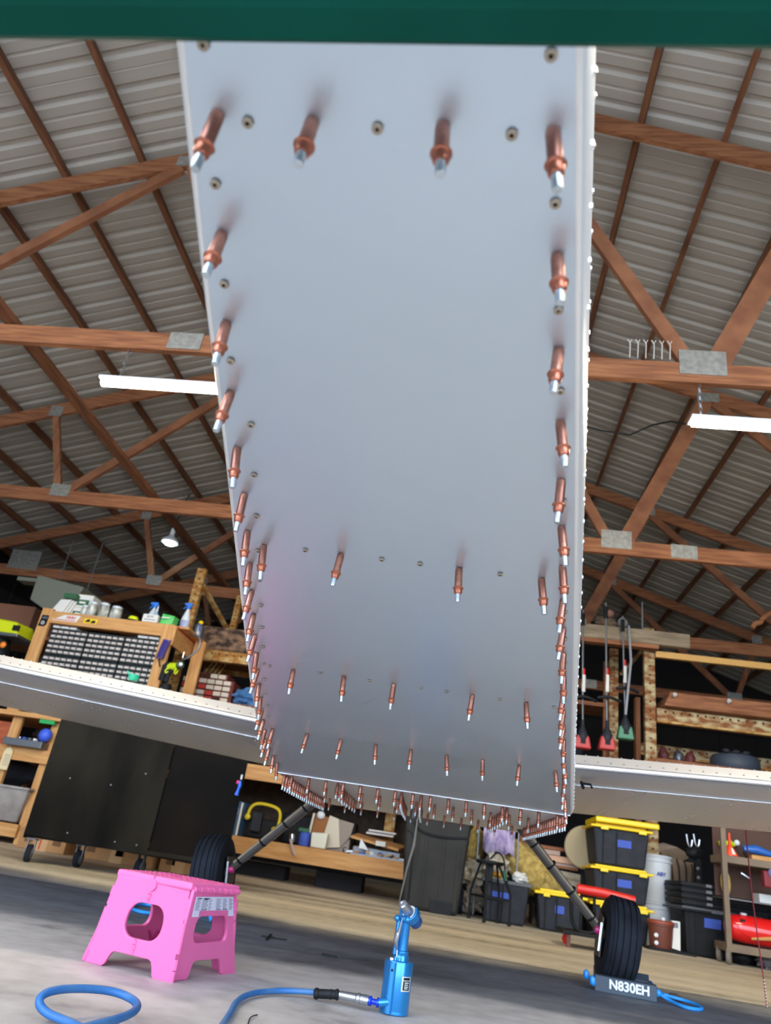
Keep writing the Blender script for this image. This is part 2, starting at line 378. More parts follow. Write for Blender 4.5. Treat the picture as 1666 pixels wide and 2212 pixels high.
nt.links.new(tc.outputs['Object'], nz.inputs['Vector']); nt.links.new(nz.outputs['Fac'], mr.inputs[0]); nt.links.new(mr.outputs[0], b.inputs['Roughness'])
shiny = mat('polished_aluminium', (232, 234, 236), 0.26, 0.9)
sideM = mat('bright_side_skin', (236, 236, 234), 0.3, 0.45)
wingM = mat('wing_aluminium', (222, 222, 226), 0.42, 0.65)
plane = thing('airplane', 'unpainted aluminium low wing airplane seen from below its tail, held with copper clecos', 'airplane', (-0.1, 2.0, 0))
ys = [-0.5, -0.2, 0.0, 0.1, 0.232, 0.322, 0.431, 0.6, 0.75, 1.0, 1.354, 1.6, 1.782, 2.06, YK]
def skew(y, u): return y + 0.035*(u-0.45)*0.78*(1 if y > 0.5 else y/0.5)   # rows run a touch askew
def bp(y, u, dz=0.0):
    yy = skew(y, u); x0, x1 = lerp(LE, yy), lerp(RE, yy); return Vector((x0+(x1-x0)*u, yy, bz(yy)+dz))
def belly(y0s, name, th, mt):
    vs = []; fs = []; n = 9
    for y in y0s:
        for k in range(n): vs.append(bp(y, k/(n-1)))
    for i in range(len(y0s)-1):
        for k in range(n-1): fs.append((i*n+k, i*n+k+1, (i+1)*n+k+1, (i+1)*n+k))
    m = MB(); m.add(vs, fs); o = m.build(name, mt, plane)
    sd = o.modifiers.new('s', 'SOLIDIFY'); sd.thickness = th; sd.offset = -1
    return o
skin = belly(ys, 'belly_skin', -0.0012, skinM)
fskin = belly([YK-0.012, YK+0.04, 2.4, 2.7, 3.0, 3.3, 3.45], 'forward_belly_skin', -0.0012, wingM)
for v in fskin.data.vertices: v.co.z += 0.004
# lap edge where the two skins meet
m = MB(); m.beam(bp(YK, 0.0, -0.001), bp(YK, 1.0, -0.001), 0.005, 0.002); m.build('lap_edge', wingM, plane)
def sideskin(T, s, name):
    prof = [(0.0, 0.0), (0.004, 0.003), (0.0075, 0.012), (0.009, 0.03), (0.0095, 0.12), (0.0095, 0.5)]
    yy = ys + [2.4, 2.8, 3.2, 3.45]; vs = []; fs = []; n = len(prof)
    for y in yy:
        for o_, dz in prof:
            if y > 2.2: o_ = o_*1.0
            vs.append((lerp(T, y)+s*o_, y, bz(y)+dz))
    for i in range(len(yy)-1):
        for k in range(n-1): fs.append((i*n+k, i*n+k+1, (i+1)*n+k+1, (i+1)*n+k))
    m = MB().add(vs, fs); o = m.build(name, sideM, plane, smooth=True)
    sd = o.modifiers.new('s', 'SOLIDIFY'); sd.thickness = 0.0012; sd.offset = 0
    r = MB()
    y = 0.05
    while y < 2.9:
        for dz in (0.022, 0.20):
            r.lathe([(0.0030, 0), (0.0028, 0.0014), (0.0, 0.0026)], (lerp(T, y)+s*(0.0085 if dz < 0.1 else 0.0096), y, bz(y)+dz), (s, 0, 0), 6)
        y += 0.0415
    r.build('rivet_row', shiny, o, kind='stuff')
    return o
sideskin(LE, -1, 'side_skin'); sideskin(RE, 1, 'side_skin')
tv = []; yy_ = ys + [2.4, 2.8, 3.2, 3.45]
for y in yy_:
    for k in range(7):
        f_ = k/6; x0_, x1_ = lerp(LE, y)-0.0095, lerp(RE, y)+0.0095; tv.append((x0_+(x1_-x0_)*f_, y, bz(y)+0.5+0.10*math.sin(PI*f_)))
MB().add(tv, [(i*7+k, i*7+k+1, (i+1)*7+k+1, (i+1)*7+k) for i in range(len(yy_)-1) for k in range(6)]).build('top_skin', sideM, plane, True)
m = MB(); m.bb(-0.5, 0.24, 3.40, 3.42, 0.51, 1.0); m.build('firewall', dsteel, plane)
# blind rivets left open in the dimpled holes
rm = MB(); rm.lathe([(0.0, 0.0), (0.0008, 0.0), (0.0012, -0.0012), (0.0036, -0.0014), (0.0042, 0.0)], (0, 0, 0), (0, 0, 1), 14)
rm2 = MB(); rm2.cur = 0; rm2.lathe([(0.0042, 0.0002), (0.0040, -0.0010), (0.0030, -0.0016), (0.0016, -0.0014)], (0, 0, 0), (0, 0, 1), 14)
rm2.cur = 1; rm2.lathe([(0.0016, -0.0014), (0.0012, -0.0002)], (0, 0, 0), (0, 0, 1), 10)
rv0 = rm2.build('blind_rivet', [mat('rivet_tan', (170, 156, 138), 0.45, 0.5), blackP], None, smooth=True); rv0.parent = skin
first_r = [True]
def belly_ray(x, y):   # point of the belly plane behind a pixel measured on the photograph
    d = FW + RT*((x-833)/F_PX) - UP*((y-1106)/F_PX)
    t = A0/(d.z + B0*d.y); return CAM + d*t
def rivet(p):
    o = rv0 if first_r[0] else rv0.copy()
    if not first_r[0]: SC.collection.objects.link(o)
    first_r[0] = False
    o.location = Vector((p.x, p.y, bz(p.y)-0.0016)) - org(plane)
    o.rotation_euler = (math.atan(-B0), 0, 0); o.scale = (0.84, 0.84, 0.6)
for q in [(440, 93), (1191, 116), (536, 262), (816, 275), (1106, 288), (466, 395), (1200, 437), (485, 612), (1207, 668), (499, 778), (1211, 843),
          (660, 1187), (825, 1207), (908, 1217), (1081, 1239), (583, 1438), (692, 1453), (799, 1469), (910, 1485), (965, 1493), (1080, 1510), (1197, 1526),
          (630, 1578), (703, 1589), (777, 1600), (852, 1612), (928, 1623), (1005, 1635), (1083, 1646), (1162, 1658)]: rivet(belly_ray(*q))
for k in range(3, 21):
    y = 0.269 + 0.083*k + 0.0415
    rivet(Vector((lerp(LE, y)+0.026, y, 0))); rivet(Vector((lerp(RE, y)-0.011, y, 0)))
# wings
def foil(c0, L=1.30):   # section from trailing edge forward: (dy, dz) from TE point
    return [(0, 0), (0.012, 0.007), (0.12, 0.033), (0.35, 0.086), (0.7, 0.12), (1.0, 0.115), (1.2, 0.075), (1.29, 0.02), (1.30, -0.02), (1.25, -0.035), (1.0, -0.032), (0.6, -0.024), (0.335, -0.019), (0.328, -0.014), (0.18, -0.012), (0.012, -0.006)]
def wing(root, tip, lab_):
    (x0, y0, z0), (x1, y1, z1) = root, tip
    S = foil(0); vs = []; N = 12
    for i in range(N+1):
        f = i/N
        for dy, dz in S: vs.append((x0+(x1-x0)*f, y0+(y1-y0)*f+dy, z0+(z1-z0)*f+dz))
    n = len(S); fs = [(i*n+k, i*n+(k+1) % n, (i+1)*n+(k+1) % n, (i+1)*n+k) for i in range(N) for k in range(n)] + [tuple(range(n)), tuple(N*n+k for k in range(n))]
    o = MB().add(vs, fs).build('wing', wingM, plane, smooth=True, auto=0.5)
    r = MB(); D = Vector((x1-x0, y1-y0, z1-z0)); Lw = D.length
    def pt_(s_, dy, dz): return Vector(root) + D*(s_/Lw) + Vector((0, dy, dz))
    def low(dy):
        for (a, p), (b_, q) in zip([(0.335, -0.019), (0.6, -0.024), (1.0, -0.032), (1.25, -0.035)], [(0.6, -0.024), (1.0, -0.032), (1.25, -0.035), (1.3, -0.02)]):
            if a <= dy <= b_: return p+(q-p)*(dy-a)/(b_-a)
        return -0.013
    s_ = 0.3
    k = 0
    while s_ < 3.4:
        dy = 0.36
        while dy < 1.24:
            r.lathe([(0.0042, 0), (0.003, -0.0014), (0.0, -0.002)], pt_(s_, dy, low(dy)), (0, 0, 1), 5); 
            if k % 2 == 0: r.lathe([(0.0042, 0), (0.003, -0.0014), (0.0, -0.002)], pt_(s_+0.035, dy, low(dy)), (0, 0, 1), 5)
            dy += 0.042
        s_ += 0.34; k += 1
    s_ = 0.05
    while s_ < 3.4:
        r.lathe([(0.0036, 0), (0, -0.002)], pt_(s_, 0.345, -0.0193), (0, 0, 1), 5)
        for dy, dz in ((0.10, 0.0295), (0.34, 0.085)): r.lathe([(0.0045, 0), (0.0, 0.004)], pt_(s_, dy, dz), (0, -0.1, 1), 5)
        s_ += 0.04
    r.build('rivet_row', shiny, o, kind='stuff')
    MB().beam(pt_(0.0, 0.331, -0.017), pt_(3.4, 0.331, -0.017), 0.002, 0.002).build('hinge_seam', shiny, o)
    MB().tube([pt_(0.0, -0.001, 0.0), pt_(3.4, -0.001, 0.0)], 0.0085, 10).build('trailing_edge', shiny, o, True)
    return o
a, b_ = Vector((-0.681, 2.35, 0.663)), Vector((-1.614, 2.35, 0.73)); d = (b_-a)/(a-b_).x
wing(a - d*0.20, a + d*3.3, '')
a, b_ = Vector((0.338, 2.35, 0.654)), Vector((0.898, 2.35, 0.678)); d = (b_-a)/(b_-a).x
wing(a - d*0.05, a + d*3.4, '')
m = MB(); c = P(1256, 1692, 2.55); m.tube([c, c+Vector((0.03, 0, 0.0)), c+Vector((0.035, 0, -0.012))], 0.004, 6); m.tube([c+Vector((0, 0, 0.004)), c+Vector((0.01, 0.02, -0.012))], 0.005, 6); m.build('flap_linkage', blackP, plane)
# landing gear
def gear(axle, top, lean, s):
    g = MB(); ax, tp = Vector(axle), Vector(top); g.tube([tp + (tp-ax)*0.12, tp, ax+(tp-ax)*0.3, ax + (tp-ax)*0.02], [0.022, 0.021, 0.018, 0.015], 12)
    leg = g.build('gear_leg', mat('gear_paint', (112, 104, 98), 0.3, 0.5), plane, True)
    h = MB(); o2 = Vector((0.0, -0.022, 0.012)); h.tube([tp+(tp-ax)*0.08+o2, ax+(tp-ax)*0.45+o2, ax+(tp-ax)*0.12+o2], 0.0055, 8); h.build('brake_line', mat('pale_tube', (176, 160, 136), 0.35, 0.3), leg, True)
    for f in (0.18, 0.42, 0.66, 0.86):
        c = ax+(tp-ax)*f; MB().lathe([(0.0235, 0), (0.0235, 0.005)], c+o2*0.3, (tp-ax), 12).build('cable_tie', blackP, leg)
    ca = math.sin(lean); A = Vector((math.cos(lean)*s, 0, -ca*s if s > 0 else -ca))  # axle outward
    A = Vector((s*math.cos(lean), 0.0, -math.sin(lean)))
    c = ax + A*0.045 - Vector((0, 0, 0))
    w_ = MB(); R = 0.18; W = 0.066
    prof = [(0.075, -0.055), (0.10, -0.064), (0.14, -0.066), (0.163, -0.058), (0.172, -0.046)]
    for gx in (-0.036, -0.013, 0.013, 0.036):
        prof += [(0.178, gx-0.009), (0.179, gx-0.004), (0.172, gx-0.002), (0.172, gx+0.002), (0.179, gx+0.004), (0.178, gx+0.009)]
    prof += [(0.172, 0.046), (0.163, 0.058), (0.14, 0.066), (0.10, 0.064), (0.075, 0.055)]
    w_.lathe([(q*0.9, t_) for q, t_ in prof], c, A, 48)
    wh = MB().lathe([(0.0, -0.05), (0.03, -0.05), (0.04, -0.03), (0.078, -0.03), (0.08, 0.03), (0.04, 0.03), (0.03, 0.05), (0, 0.05)], c, A, 24).build('wheel_hub', whiteP, plane, True)
    w_.build('tire', rubber, wh, True, auto=0.5)
    q = MB(); u_ = A.cross(Vector((0, 1, 0))).normalized()
    q.prism([ax - A*0.03 + Vector((0, y_, 0)) + u_*z_ for y_, z_ in ((-0.05, -0.07), (0.06, -0.07), (0.07, 0.02), (0.03, 0.09), (-0.04, 0.07))], A*0.006); q.build('wheel_fairing_bracket', mat('bare_bracket', (86, 76, 72), 0.5, 0.5), wh)
    q = MB(); q.prism([ax - A*0.036 + Vector((-0.002, y_, 0)) + u_*z_ for y_, z_ in ((-0.056, -0.05), (-0.050, -0.05), (-0.050, 0.05), (-0.056, 0.05))], A*0.008); q.build('bracket_flange', shiny, wh)
    MB().lathe([(0.014, 0), (0.014, 0.02), (0.008, 0.022)], ax - A*0.03 + Vector((0, -0.03, 0.02)), -A, 10).build('axle_cap', mat('magenta_cap', (200, 40, 120), 0.4), wh)
gear((0.625, 3.42, 0.162), tuple(P(1130, 1793, 3.25)), math.radians(7), 1)
gear((-1.0, 3.47, 0.162), tuple(P(690, 1723, 3.25)), math.radians(7), -1)

# ------------------------------------------------------------------ clecos
def cleco():
    t = thing('cleco_fastener', 'x', 'fastener', (0, 0, 0))
    k = 1.0
    MB().lathe([(0.0014, 0.002), (0.0042, -0.0005), (0.0045, -0.002), (0.0045, -0.0236), (0.0043, -0.0244)], (0, 0, 0), (0, 0, 1), 16).build('body', copper, t, True)
    MB().lathe([(0.0044, -0.0240), (0.0060, -0.0245), (0.0064, -0.0254), (0.0059, -0.0264), (0.0050, -0.0269), (0.0049, -0.0310), (0.0043, -0.0325), (0.0040, -0.0330)], (0, 0, 0), (0, 0, 1), 16).build('collar', mat('copper_collar', (176, 106, 82), 0.33, 0.8), t, True)
    MB().lathe([(0.0031, -0.0325), (0.0031, -0.0425), (0.0028, -0.0434), (0.0, -0.0436)], (0, 0, 0), (0, 0, 1), 14).build('plunger', zinc, t, True)
    return t
c0 = cleco(); usedc = [False]; NC = [0]
def put(p, label, group='copper clecos in the belly skin', sc=1.0):
    z = bz(p.y) - (0.0006 if p.y < YK else -0.003)
    if not usedc[0]:
        usedc[0] = True; r = c0; r.location = (p.x, p.y, z); r['label'] = label; r['group'] = group
    else: r = dup(c0, (p.x, p.y, z), label, group)
    r.rotation_euler = ((math.atan(-B0) if p.y < YK else 0) + random.uniform(-0.02, 0.02), random.uniform(-0.02, 0.02), random.uniform(0, 6))
    r.scale = (sc, sc, sc); NC[0] += 1
lx = {0: -0.178, 1: -0.198, 2: -0.217, 3: -0.235, 4: -0.250}; rx = {0: 0.018, 1: 0.031, 2: 0.043, 3: 0.055, 4: 0.067}
for k in range(22):
    y = 0.269 + 0.0825*k
    put(Vector((lx.get(k, lerp(LE, y)+0.0135), y, 0)), 'copper cleco in the left edge row of the belly, %s from the tail end' % ORD[k], 'clecos along the left belly edge')
    y = 0.276 + 0.0832*k
    put(Vector((rx.get(k, lerp(RE, y)-0.013), y, 0)), 'copper cleco in the right edge row of the belly, %s from the tail end' % ORD[k], 'clecos along the right belly edge')
for rown, ps in {'nearest cross row': [(675, 262), (957, 272)], 'second cross row': [(570, 1178), (737, 1197), (992, 1228), (1170, 1250)], 'third cross row': [(634, 1447), (743, 1462), (851, 1477), (1021, 1501), (1137, 1518)],
                 'fourth cross row': [(590, 1575), (664, 1585), (737, 1597), (812, 1608), (888, 1619), (965, 1631), (1043, 1641), (1122, 1653), (1200, 1665)]}.items():
    for i, q in enumerate(ps): put(belly_ray(*q), 'copper cleco in the %s across the belly, %s from the left' % (rown, ORD[i]), 'clecos in the cross rows')
G2 = 'clecos crowded on the forward belly'
for i in range(21):
    y = YK + 0.03 + 0.048*i
    put(Vector((lerp(LE, y)+0.014, y, 0)), 'small far cleco in the left edge row beyond the lap edge, %s from it' % ORD[i], G2)
    put(Vector((lerp(RE, y)-0.014, y, 0)), 'small far cleco in the right edge row beyond the lap edge, %s from it' % ORD[i], G2)
for i, u in enumerate([0.045+0.061*k for k in range(16)]): put(bp(YK+0.035, u), 'copper cleco in the row just beyond the lap edge, %s from the left' % ORD[i], G2)
for i in range(13): put(bp(2.50, 0.05+0.072*i), 'far cleco in the first cross row of the forward belly, %s from the left' % ORD[i], G2)
for i in range(12): put(bp(3.02, 0.06+0.078*i), 'far cleco in the second cross row of the forward belly, %s from the left' % ORD[i], G2)
for j, u in enumerate((0.20, 0.43, 0.5, 0.80)):
    for i in range(8): put(bp(YK+0.1+0.095*i, u), 'far cleco in the %s lengthwise row of the forward belly, %s from the lap edge' % (('leftmost', 'second', 'third', 'rightmost')[j], ORD[i]), G2)
# fuel drain / vent hanging near the middle
m = MB(); a = P(897, 1740, 2.9); m.lathe([(0.006, 0.02), (0.013, 0.0), (0.014, -0.04), (0.010, -0.05), (0.004, -0.055)], a, (0, 0, 1), 12); m.build('vent_tip', dsteel, plane, True)
# ------------------------------------------------------------------ green sawhorse bar under the tail
a, b_ = Q(0, 84, 0.655), Q(1666, 107, 0.655); d = (b_-a).normalized(); nrm = Vector((-d.y, d.x, 0)); mid = (a+b_)/2
green = mat('teal_green_paint', (0, 66, 54), 0.7, col2=(0, 76, 63), scale=6)
green.node_tree.nodes['Principled BSDF'].inputs['Specular IOR Level'].default_value = 0.12
sh = thing('sawhorse', 'dark green steel sawhorse bar crossing under the tail at the top', 'sawhorse', (mid.x, mid.y, 0))
e0, e1 = mid - d*0.85, mid + d*0.85
def row(q, dd): return q - nrm*dd[0] + Vector((0, 0, dd[1]-0.655))
sec = [(0.0, 0.655), (0.004, 0.651), (0.018, 0.651), (0.022, 0.6545), (0.036, 0.6545), (0.040, 0.651), (0.058, 0.651), (0.062, 0.655), (0.062, 0.697), (0.0, 0.697)]
MB().prism([row(e0, s_) for s_ in sec], e1-e0).build('top_bar', green, sh)
for e in (e0, e1):
    for s_ in (-1, 1): MB().beam(e - nrm*0.03 + Vector((0, 0, 0.66)), Vector((e.x, e.y, 0)) - nrm*0.03 + nrm*s_*0.22, 0.035, 0.035).build('leg', green, sh)
# ------------------------------------------------------------------ flat plates with holes
def plate2d(name, outer, holes, depth, fn, m, parent, bevel=0.0):
    cu = bpy.data.curves.new(name, 'CURVE'); cu.dimensions = '2D'; cu.fill_mode = 'BOTH'; cu.extrude = depth/2
    for loop in [outer]+holes:
        sp = cu.splines.new('POLY'); sp.points.add(len(loop)-1); sp.use_cyclic_u = True
        for p, q in zip(sp.points, loop): p.co = (q[0], q[1], 0, 1)
    t = bpy.data.objects.new(name, cu); SC.collection.objects.link(t); bpy.context.view_layer.update()
    me = bpy.data.meshes.new_from_object(t.evaluated_get(bpy.context.evaluated_depsgraph_get())); bpy.data.objects.remove(t)
    off = org(parent)
    for v in me.vertices: v.co = fn(v.co.x, v.co.y, v.co.z) - off
    me.materials.clear(); me.materials.append(m); me.name = name
    o = bpy.data.objects.new(name, me); SC.collection.objects.link(o); o.parent = parent
    import bmesh
    b = bmesh.new(); b.from_mesh(me); bmesh.ops.remove_doubles(b, verts=b.verts, dist=1e-6); bmesh.ops.recalc_face_normals(b, faces=b.faces); b.to_mesh(me); b.free()
    if bevel:
        bv = o.modifiers.new('bevel', 'BEVEL'); bv.width = bevel; bv.segments = 2; bv.limit_method = 'ANGLE'; bv.angle_limit = 0.9
    return o
def rrect(x0, x1, y0, y1, r, n=5):
    pts = []
    for cx, cy, a0 in ((x1-r, y0+r, -90), (x1-r, y1-r, 0), (x0+r, y1-r, 90), (x0+r, y0+r, 180)):
        for k in range(n+1):
            a = math.radians(a0+90*k/n); pts.append((cx+r*math.cos(a), cy+r*math.sin(a)))
    return pts

# ------------------------------------------------------------------ pink folding step stool
ZS = 0.207
Bc = [Vector(p) for p in ((-0.855, 1.958, 0), (-0.616, 1.912, 0), (-0.555, 2.190, 0), (-0.795, 2.236, 0))]
Ct = sum(Bc, Vector())/4
At, Bt, Cc = Q(255, 1876, ZS), Q(416, 1907, ZS), Q(520, 1914, ZS); Dt = At + (Cc-Bt)
Tin = [Vector((p.x, p.y, 0)) for p in (At, Bt, Cc, Dt)]; ct = sum(Tin, Vector())/4
Tp = [ct + (p-ct)*0.93 + Vector((0, 0, ZS-0.012)) for p in Tin]
stool = thing('step_stool', 'bright pink plastic folding step stool on the concrete, left foreground', 'stool', (Ct.x, Ct.y, 0))
def face(i, j, name, hole, notch, leg):
    A, B, C2, D2 = Bc[i], Bc[j], Tp[j], Tp[i]
    n0 = (C2-A).cross(D2-B).normalized(); cc = (A+B+C2+D2)/4; Wd = (B-A).length; H = ((D2-A).length)
    def fn(u, v, w_): p = A.lerp(B, u/Wd).lerp(D2.lerp(C2, u/Wd), v/H); p = p - n0*((p-cc).dot(n0)); return p + n0*w_
    L0, L1, nh, r = leg*Wd, (1-leg)*Wd, notch*H, 0.012
    out = [(0, 0), (L0-0.006, 0), (L0, 0.006), (L0+0.006, nh-r), (L0+0.006+r*0.4, nh-r*0.3), (L0+0.006+r, nh), (L1-0.006-r, nh), (L1-0.006-r*0.4, nh-r*0.3), (L1-0.006, nh-r), (L1, 0.006), (L1+0.006, 0), (Wd, 0), (Wd, H), (0, H)]
    o = plate2d(name, out, [rrect(hole[0]*Wd, hole[1]*Wd, hole[2]*H, hole[3]*H, min((hole[1]-hole[0])*Wd, (hole[3]-hole[2])*H)*0.43)], 0.010, fn, pink, stool, 0.002)
    return fn, Wd, H, n0, o
f1, W1, H1, n1, s1 = face(0, 1, 'side_panel', (0.30, 0.76, 0.36, 0.75), 0.18, 0.22)
f2, W2, H2, n2, s2 = face(1, 2, 'front_panel', (0.19, 0.84, 0.40, 0.70), 0.20, 0.24)
f3, W3, H3, n3, s3 = face(2, 3, 'side_panel', (0.28, 0.73, 0.38, 0.74), 0.19, 0.22)
f4, W4, H4, n4, s4 = face(3, 0, 'front_panel', (0.19, 0.84, 0.40, 0.70), 0.20, 0.24)
for fn, Wd, H, o in ((f1, W1, H1, s1), (f3, W3, H3, s3)):      # hinge barrels on the folding sides
    for u in (0.0, Wd):
        for v0, v1, r in ((0.0, 0.12, 0.006), (0.13, 0.24, 0.007), (0.30, 0.62, 0.0072), (0.66, 0.76, 0.006), (0.77, 0.88, 0.0072)):
            MB().tube([fn(u, v0*H, -0.002), fn(u, v1*H, -0.002)], r, 10).build('hinge_barrel', pink, o, True)
    for v0, v1, r in ((0.20, 0.245, 0.0045), (0.25, 0.30, 0.006), (0.305, 0.35, 0.0045), (0.76, 0.80, 0.0045), (0.805, 0.86, 0.006), (0.865, 0.92, 0.0045)):
        MB().tube([fn(Wd/2, v0*H, 0.004), fn(Wd/2, v1*H, 0.004)], r, 8).build('hinge_barrel', pink, o, True)
    MB().beam(fn(Wd/2, 0.36*H, 0.0052), fn(Wd/2, 0.2*H, 0.0052), 0.002, 0.0008, up=n1).build('fold_line', pinkD, o)
# diagonal ribs behind the two front panels
for fn, Wd, H, o in ((f2, W2, H2, s2), (f4, W4, H4, s4)):
    for a, c in (((0.04, 0.0), (0.2, 0.35)), ((0.04, 0.35), (0.2, 0.0)), ((0.8, 0.0), (0.97, 0.35)), ((0.8, 0.35), (0.97, 0.0)), ((0.05, 0.75), (0.5, 0.97)), ((0.5, 0.75), (0.95, 0.97)), ((0.05, 0.97), (0.5, 0.75)), ((0.86, 0.4), (0.98, 0.7)), ((0.86, 0.7), (0.98, 0.4))):
        MB().beam(fn(a[0]*Wd, a[1]*H, -0.009), fn(c[0]*Wd, c[1]*H, -0.009), 0.0025, 0.009, up=n2).build('stiffening_rib', pinkD, o)
# top: two leaves meeting over the hinge, knuckle in the middle, scalloped right lip
def tp(u, v, z): return Vector((At.x, At.y, 0)).lerp(Vector((Bt.x, Bt.y, 0)), u).lerp(Vector((Dt.x, Dt.y, 0)).lerp(Vector((Cc.x, Cc.y, 0)), u), v) + Vector((0, 0, z))
for u0, u1 in ((0.0, 0.495), (0.505, 1.0)):
    MB().hexa([tp(u0, 0, ZS-0.017), tp(u1, 0, ZS-0.017), tp(u1, 1, ZS-0.017), tp(u0, 1, ZS-0.017)], [tp(u0, 0, ZS), tp(u1, 0, ZS), tp(u1, 1, ZS), tp(u0, 1, ZS)]).build('top_leaf', pink, stool, bevel=0.005, segs=3)
for v0, v1 in ((-0.004, 0.07), (0.12, 0.3), (0.7, 0.88), (0.93, 1.004)):
    MB().tube([tp(0.5, v0, ZS-0.020), tp(0.5, v1, ZS-0.020)], 0.0135, 18).build('hinge_knuckle', pink, stool, True)
for k in range(8):
    MB().tube([tp(1.004, 0.06+k*0.12, ZS-0.014), tp(1.004, 0.14+k*0.12, ZS-0.014)], 0.0065, 8).build('lip_knuckle', pink, stool, True)
dots = MB()
for i in range(14):
    for j in range(10):
        dots.lathe([(0.003, 0), (0.002, 0.0012), (0, 0.0014)], tp(0.05+0.9*i/13, 0.08+0.84*j/9, ZS), (0, 0, 1), 6)
dots.build('grip_dots', pinkD, stool, kind='stuff')
MB().hexa([tp(0.36, 0.42, ZS-0.001), tp(0.47, 0.42, ZS-0.001), tp(0.47, 0.58, ZS-0.001), tp(0.36, 0.58, ZS-0.001)], [tp(0.36, 0.42, ZS+0.001), tp(0.47, 0.42, ZS+0.001), tp(0.47, 0.58, ZS+0.001), tp(0.36, 0.58, ZS+0.001)]).build('handle_slot', pinkD, stool)
# care sticker on the right panel
def sq(u0, u1, v0, v1, w_, name, m, par, fn=f2, Wd=W2, H=H2):
    return MB().hexa([fn(u0*Wd, v0*H, w_), fn(u1*Wd, v0*H, w_), fn(u1*Wd, v1*H, w_), fn(u0*Wd, v1*H, w_)], [fn(u0*Wd, v0*H, w_+0.0008), fn(u1*Wd, v0*H, w_+0.0008), fn(u1*Wd, v1*H, w_+0.0008), fn(u0*Wd, v1*H, w_+0.0008)]).build(name, m, par)
S = 0.0060
stk = sq(0.07, 0.96, 0.77, 0.925, S, 'instruction_sticker', mat('grey_sticker', (206, 206, 222), 0.5), stool)
sq(0.07, 0.2, 0.70, 0.772, S, 'instruction_sticker', MATS['grey_sticker'], stool); sq(0.84, 0.96, 0.70, 0.772, S, 'instruction_sticker', MATS['grey_sticker'], stool)
ink = mat('grey_print', (120, 118, 132), 0.6); inkd = mat('black_print', (40, 40, 48), 0.6)
tx = MB()
for c, (u0, u1) in enumerate(((0.09, 0.19), (0.22, 0.36), (0.38, 0.44), (0.54, 0.66), (0.70, 0.80), (0.85, 0.94))):
    for k in range(10):
        v = 0.905 - 0.0135*k
        tx.add([f2(u0*W2, v*H2, S+0.0011), f2((u1-0.015*((k*7+c) % 3))*W2, v*H2, S+0.0011), f2((u1-0.015*((k*7+c) % 3))*W2, (v-0.006)*H2, S+0.0011), f2(u0*W2, (v-0.006)*H2, S+0.0011)], [(0, 1, 2, 3)])
tx.build('print', ink, stk)
tx = MB()
for u0, u1, v in ((0.10, 0.2, 0.913), (0.24, 0.38, 0.913), (0.26, 0.36, 0.9), (0.22, 0.34, 0.785), (0.56, 0.66, 0.785), (0.70, 0.8, 0.785)):
    tx.add([f2(u0*W2, v*H2, S+0.0013), f2(u1*W2, v*H2, S+0.0013), f2(u1*W2, (v-0.008)*H2, S+0.0013), f2(u0*W2, (v-0.008)*H2, S+0.0013)], [(0, 1, 2, 3)])
tx.build('print', inkd, stk)

# ------------------------------------------------------------------ blue air riveter and its hose
G = Vector((-0.112, 2.03, 0)); gun = thing('rivet_gun', 'blue metal pneumatic rivet gun standing upright on the floor', 'rivet gun', G)
def gz(x, y, z): return G + Vector((x, y, z))
MB().lathe([(0.030, 0.0), (0.034, 0.002), (0.0345, 0.006), (0.034, 0.008), (0.0345, 0.010), (0.0345, 0.103), (0.0335, 0.107), (0.029, 0.109), (0, 0.109)], G, (0, 0, 1), 40).build('cylinder', gunB, gun, True)
MB().tube([gz(-0.012, -0.031, 0.004), gz(-0.012, -0.031, 0.106)], [0.0095]*2, 18).build('air_channel', gunB, gun, True)
MB().tube([gz(-0.012, -0.033, 0.026), gz(-0.034, -0.033, 0.021)], 0.0095, 16).build('air_inlet', gunB, gun, True)
MB().lathe([(0.003, 0), (0.003, 0.001)], gz(-0.012, -0.0403, 0.090), (0, -1, 0), 12).build('screw_hole', blackP, gun)
MB().lathe([(0.019, 0.104), (0.019, 0.118), (0.017, 0.122), (0.0135, 0.125)], gz(0.003, -0.004, 0), (0, 0, 1), 28).build('neck', gunB, gun, True)
MB().lathe([(0.016, 0.123), (0.016, 0.128), (0.0125, 0.130), (0.0125, 0.190), (0.014, 0.195)], gz(0.004, 0.0, 0), (0, 0, 1), 28).build('handle', gunB, gun, True)
MB().tube([gz(-0.012, -0.008, 0.12), gz(-0.011, -0.008, 0.192)], 0.0065, 12).build('rear_tube', gunB, gun, True)
for x, z0, z1 in ((-0.008, 0.104, 0.116), (0.002, 0.104, 0.116), (-0.017, 0.104, 0.113)): MB().tube([gz(x, -0.022, z0), gz(x, -0.021, z1)], 0.0042, 10).build('valve_post', gunB if x > -0.01 else whiteP, gun, True)
tr = MB(); tr.tube([gz(-0.006, -0.022, 0.116), gz(-0.007, -0.020, 0.13), gz(-0.010, -0.024, 0.138), gz(-0.012, -0.030, 0.150), gz(-0.009, -0.030, 0.165), gz(-0.005, -0.022, 0.180), gz(-0.003, -0.017, 0.198)], [0.0016, 0.0020, 0.004, 0.0058, 0.0062, 0.003, 0.0012], 10); tr.build('trigger', steel, gun, True)
hd = gz(0.008, -0.010, 0.214); hax = Vector((-0.38, -0.72, 0.42)).normalized()
for x in (-0.016, 0.010): MB().blob(gz(x, -0.016, 0.196), (0.007, 0.007, 0.008), 0, nu=14, nv=8).build('pivot_boss', gunB, gun, True)
MB().blob(gz(0.002, -0.006, 0.196), (0.016, 0.013, 0.008), 0.0, nu=16, nv=8).build('head_base', gunB, gun, True)
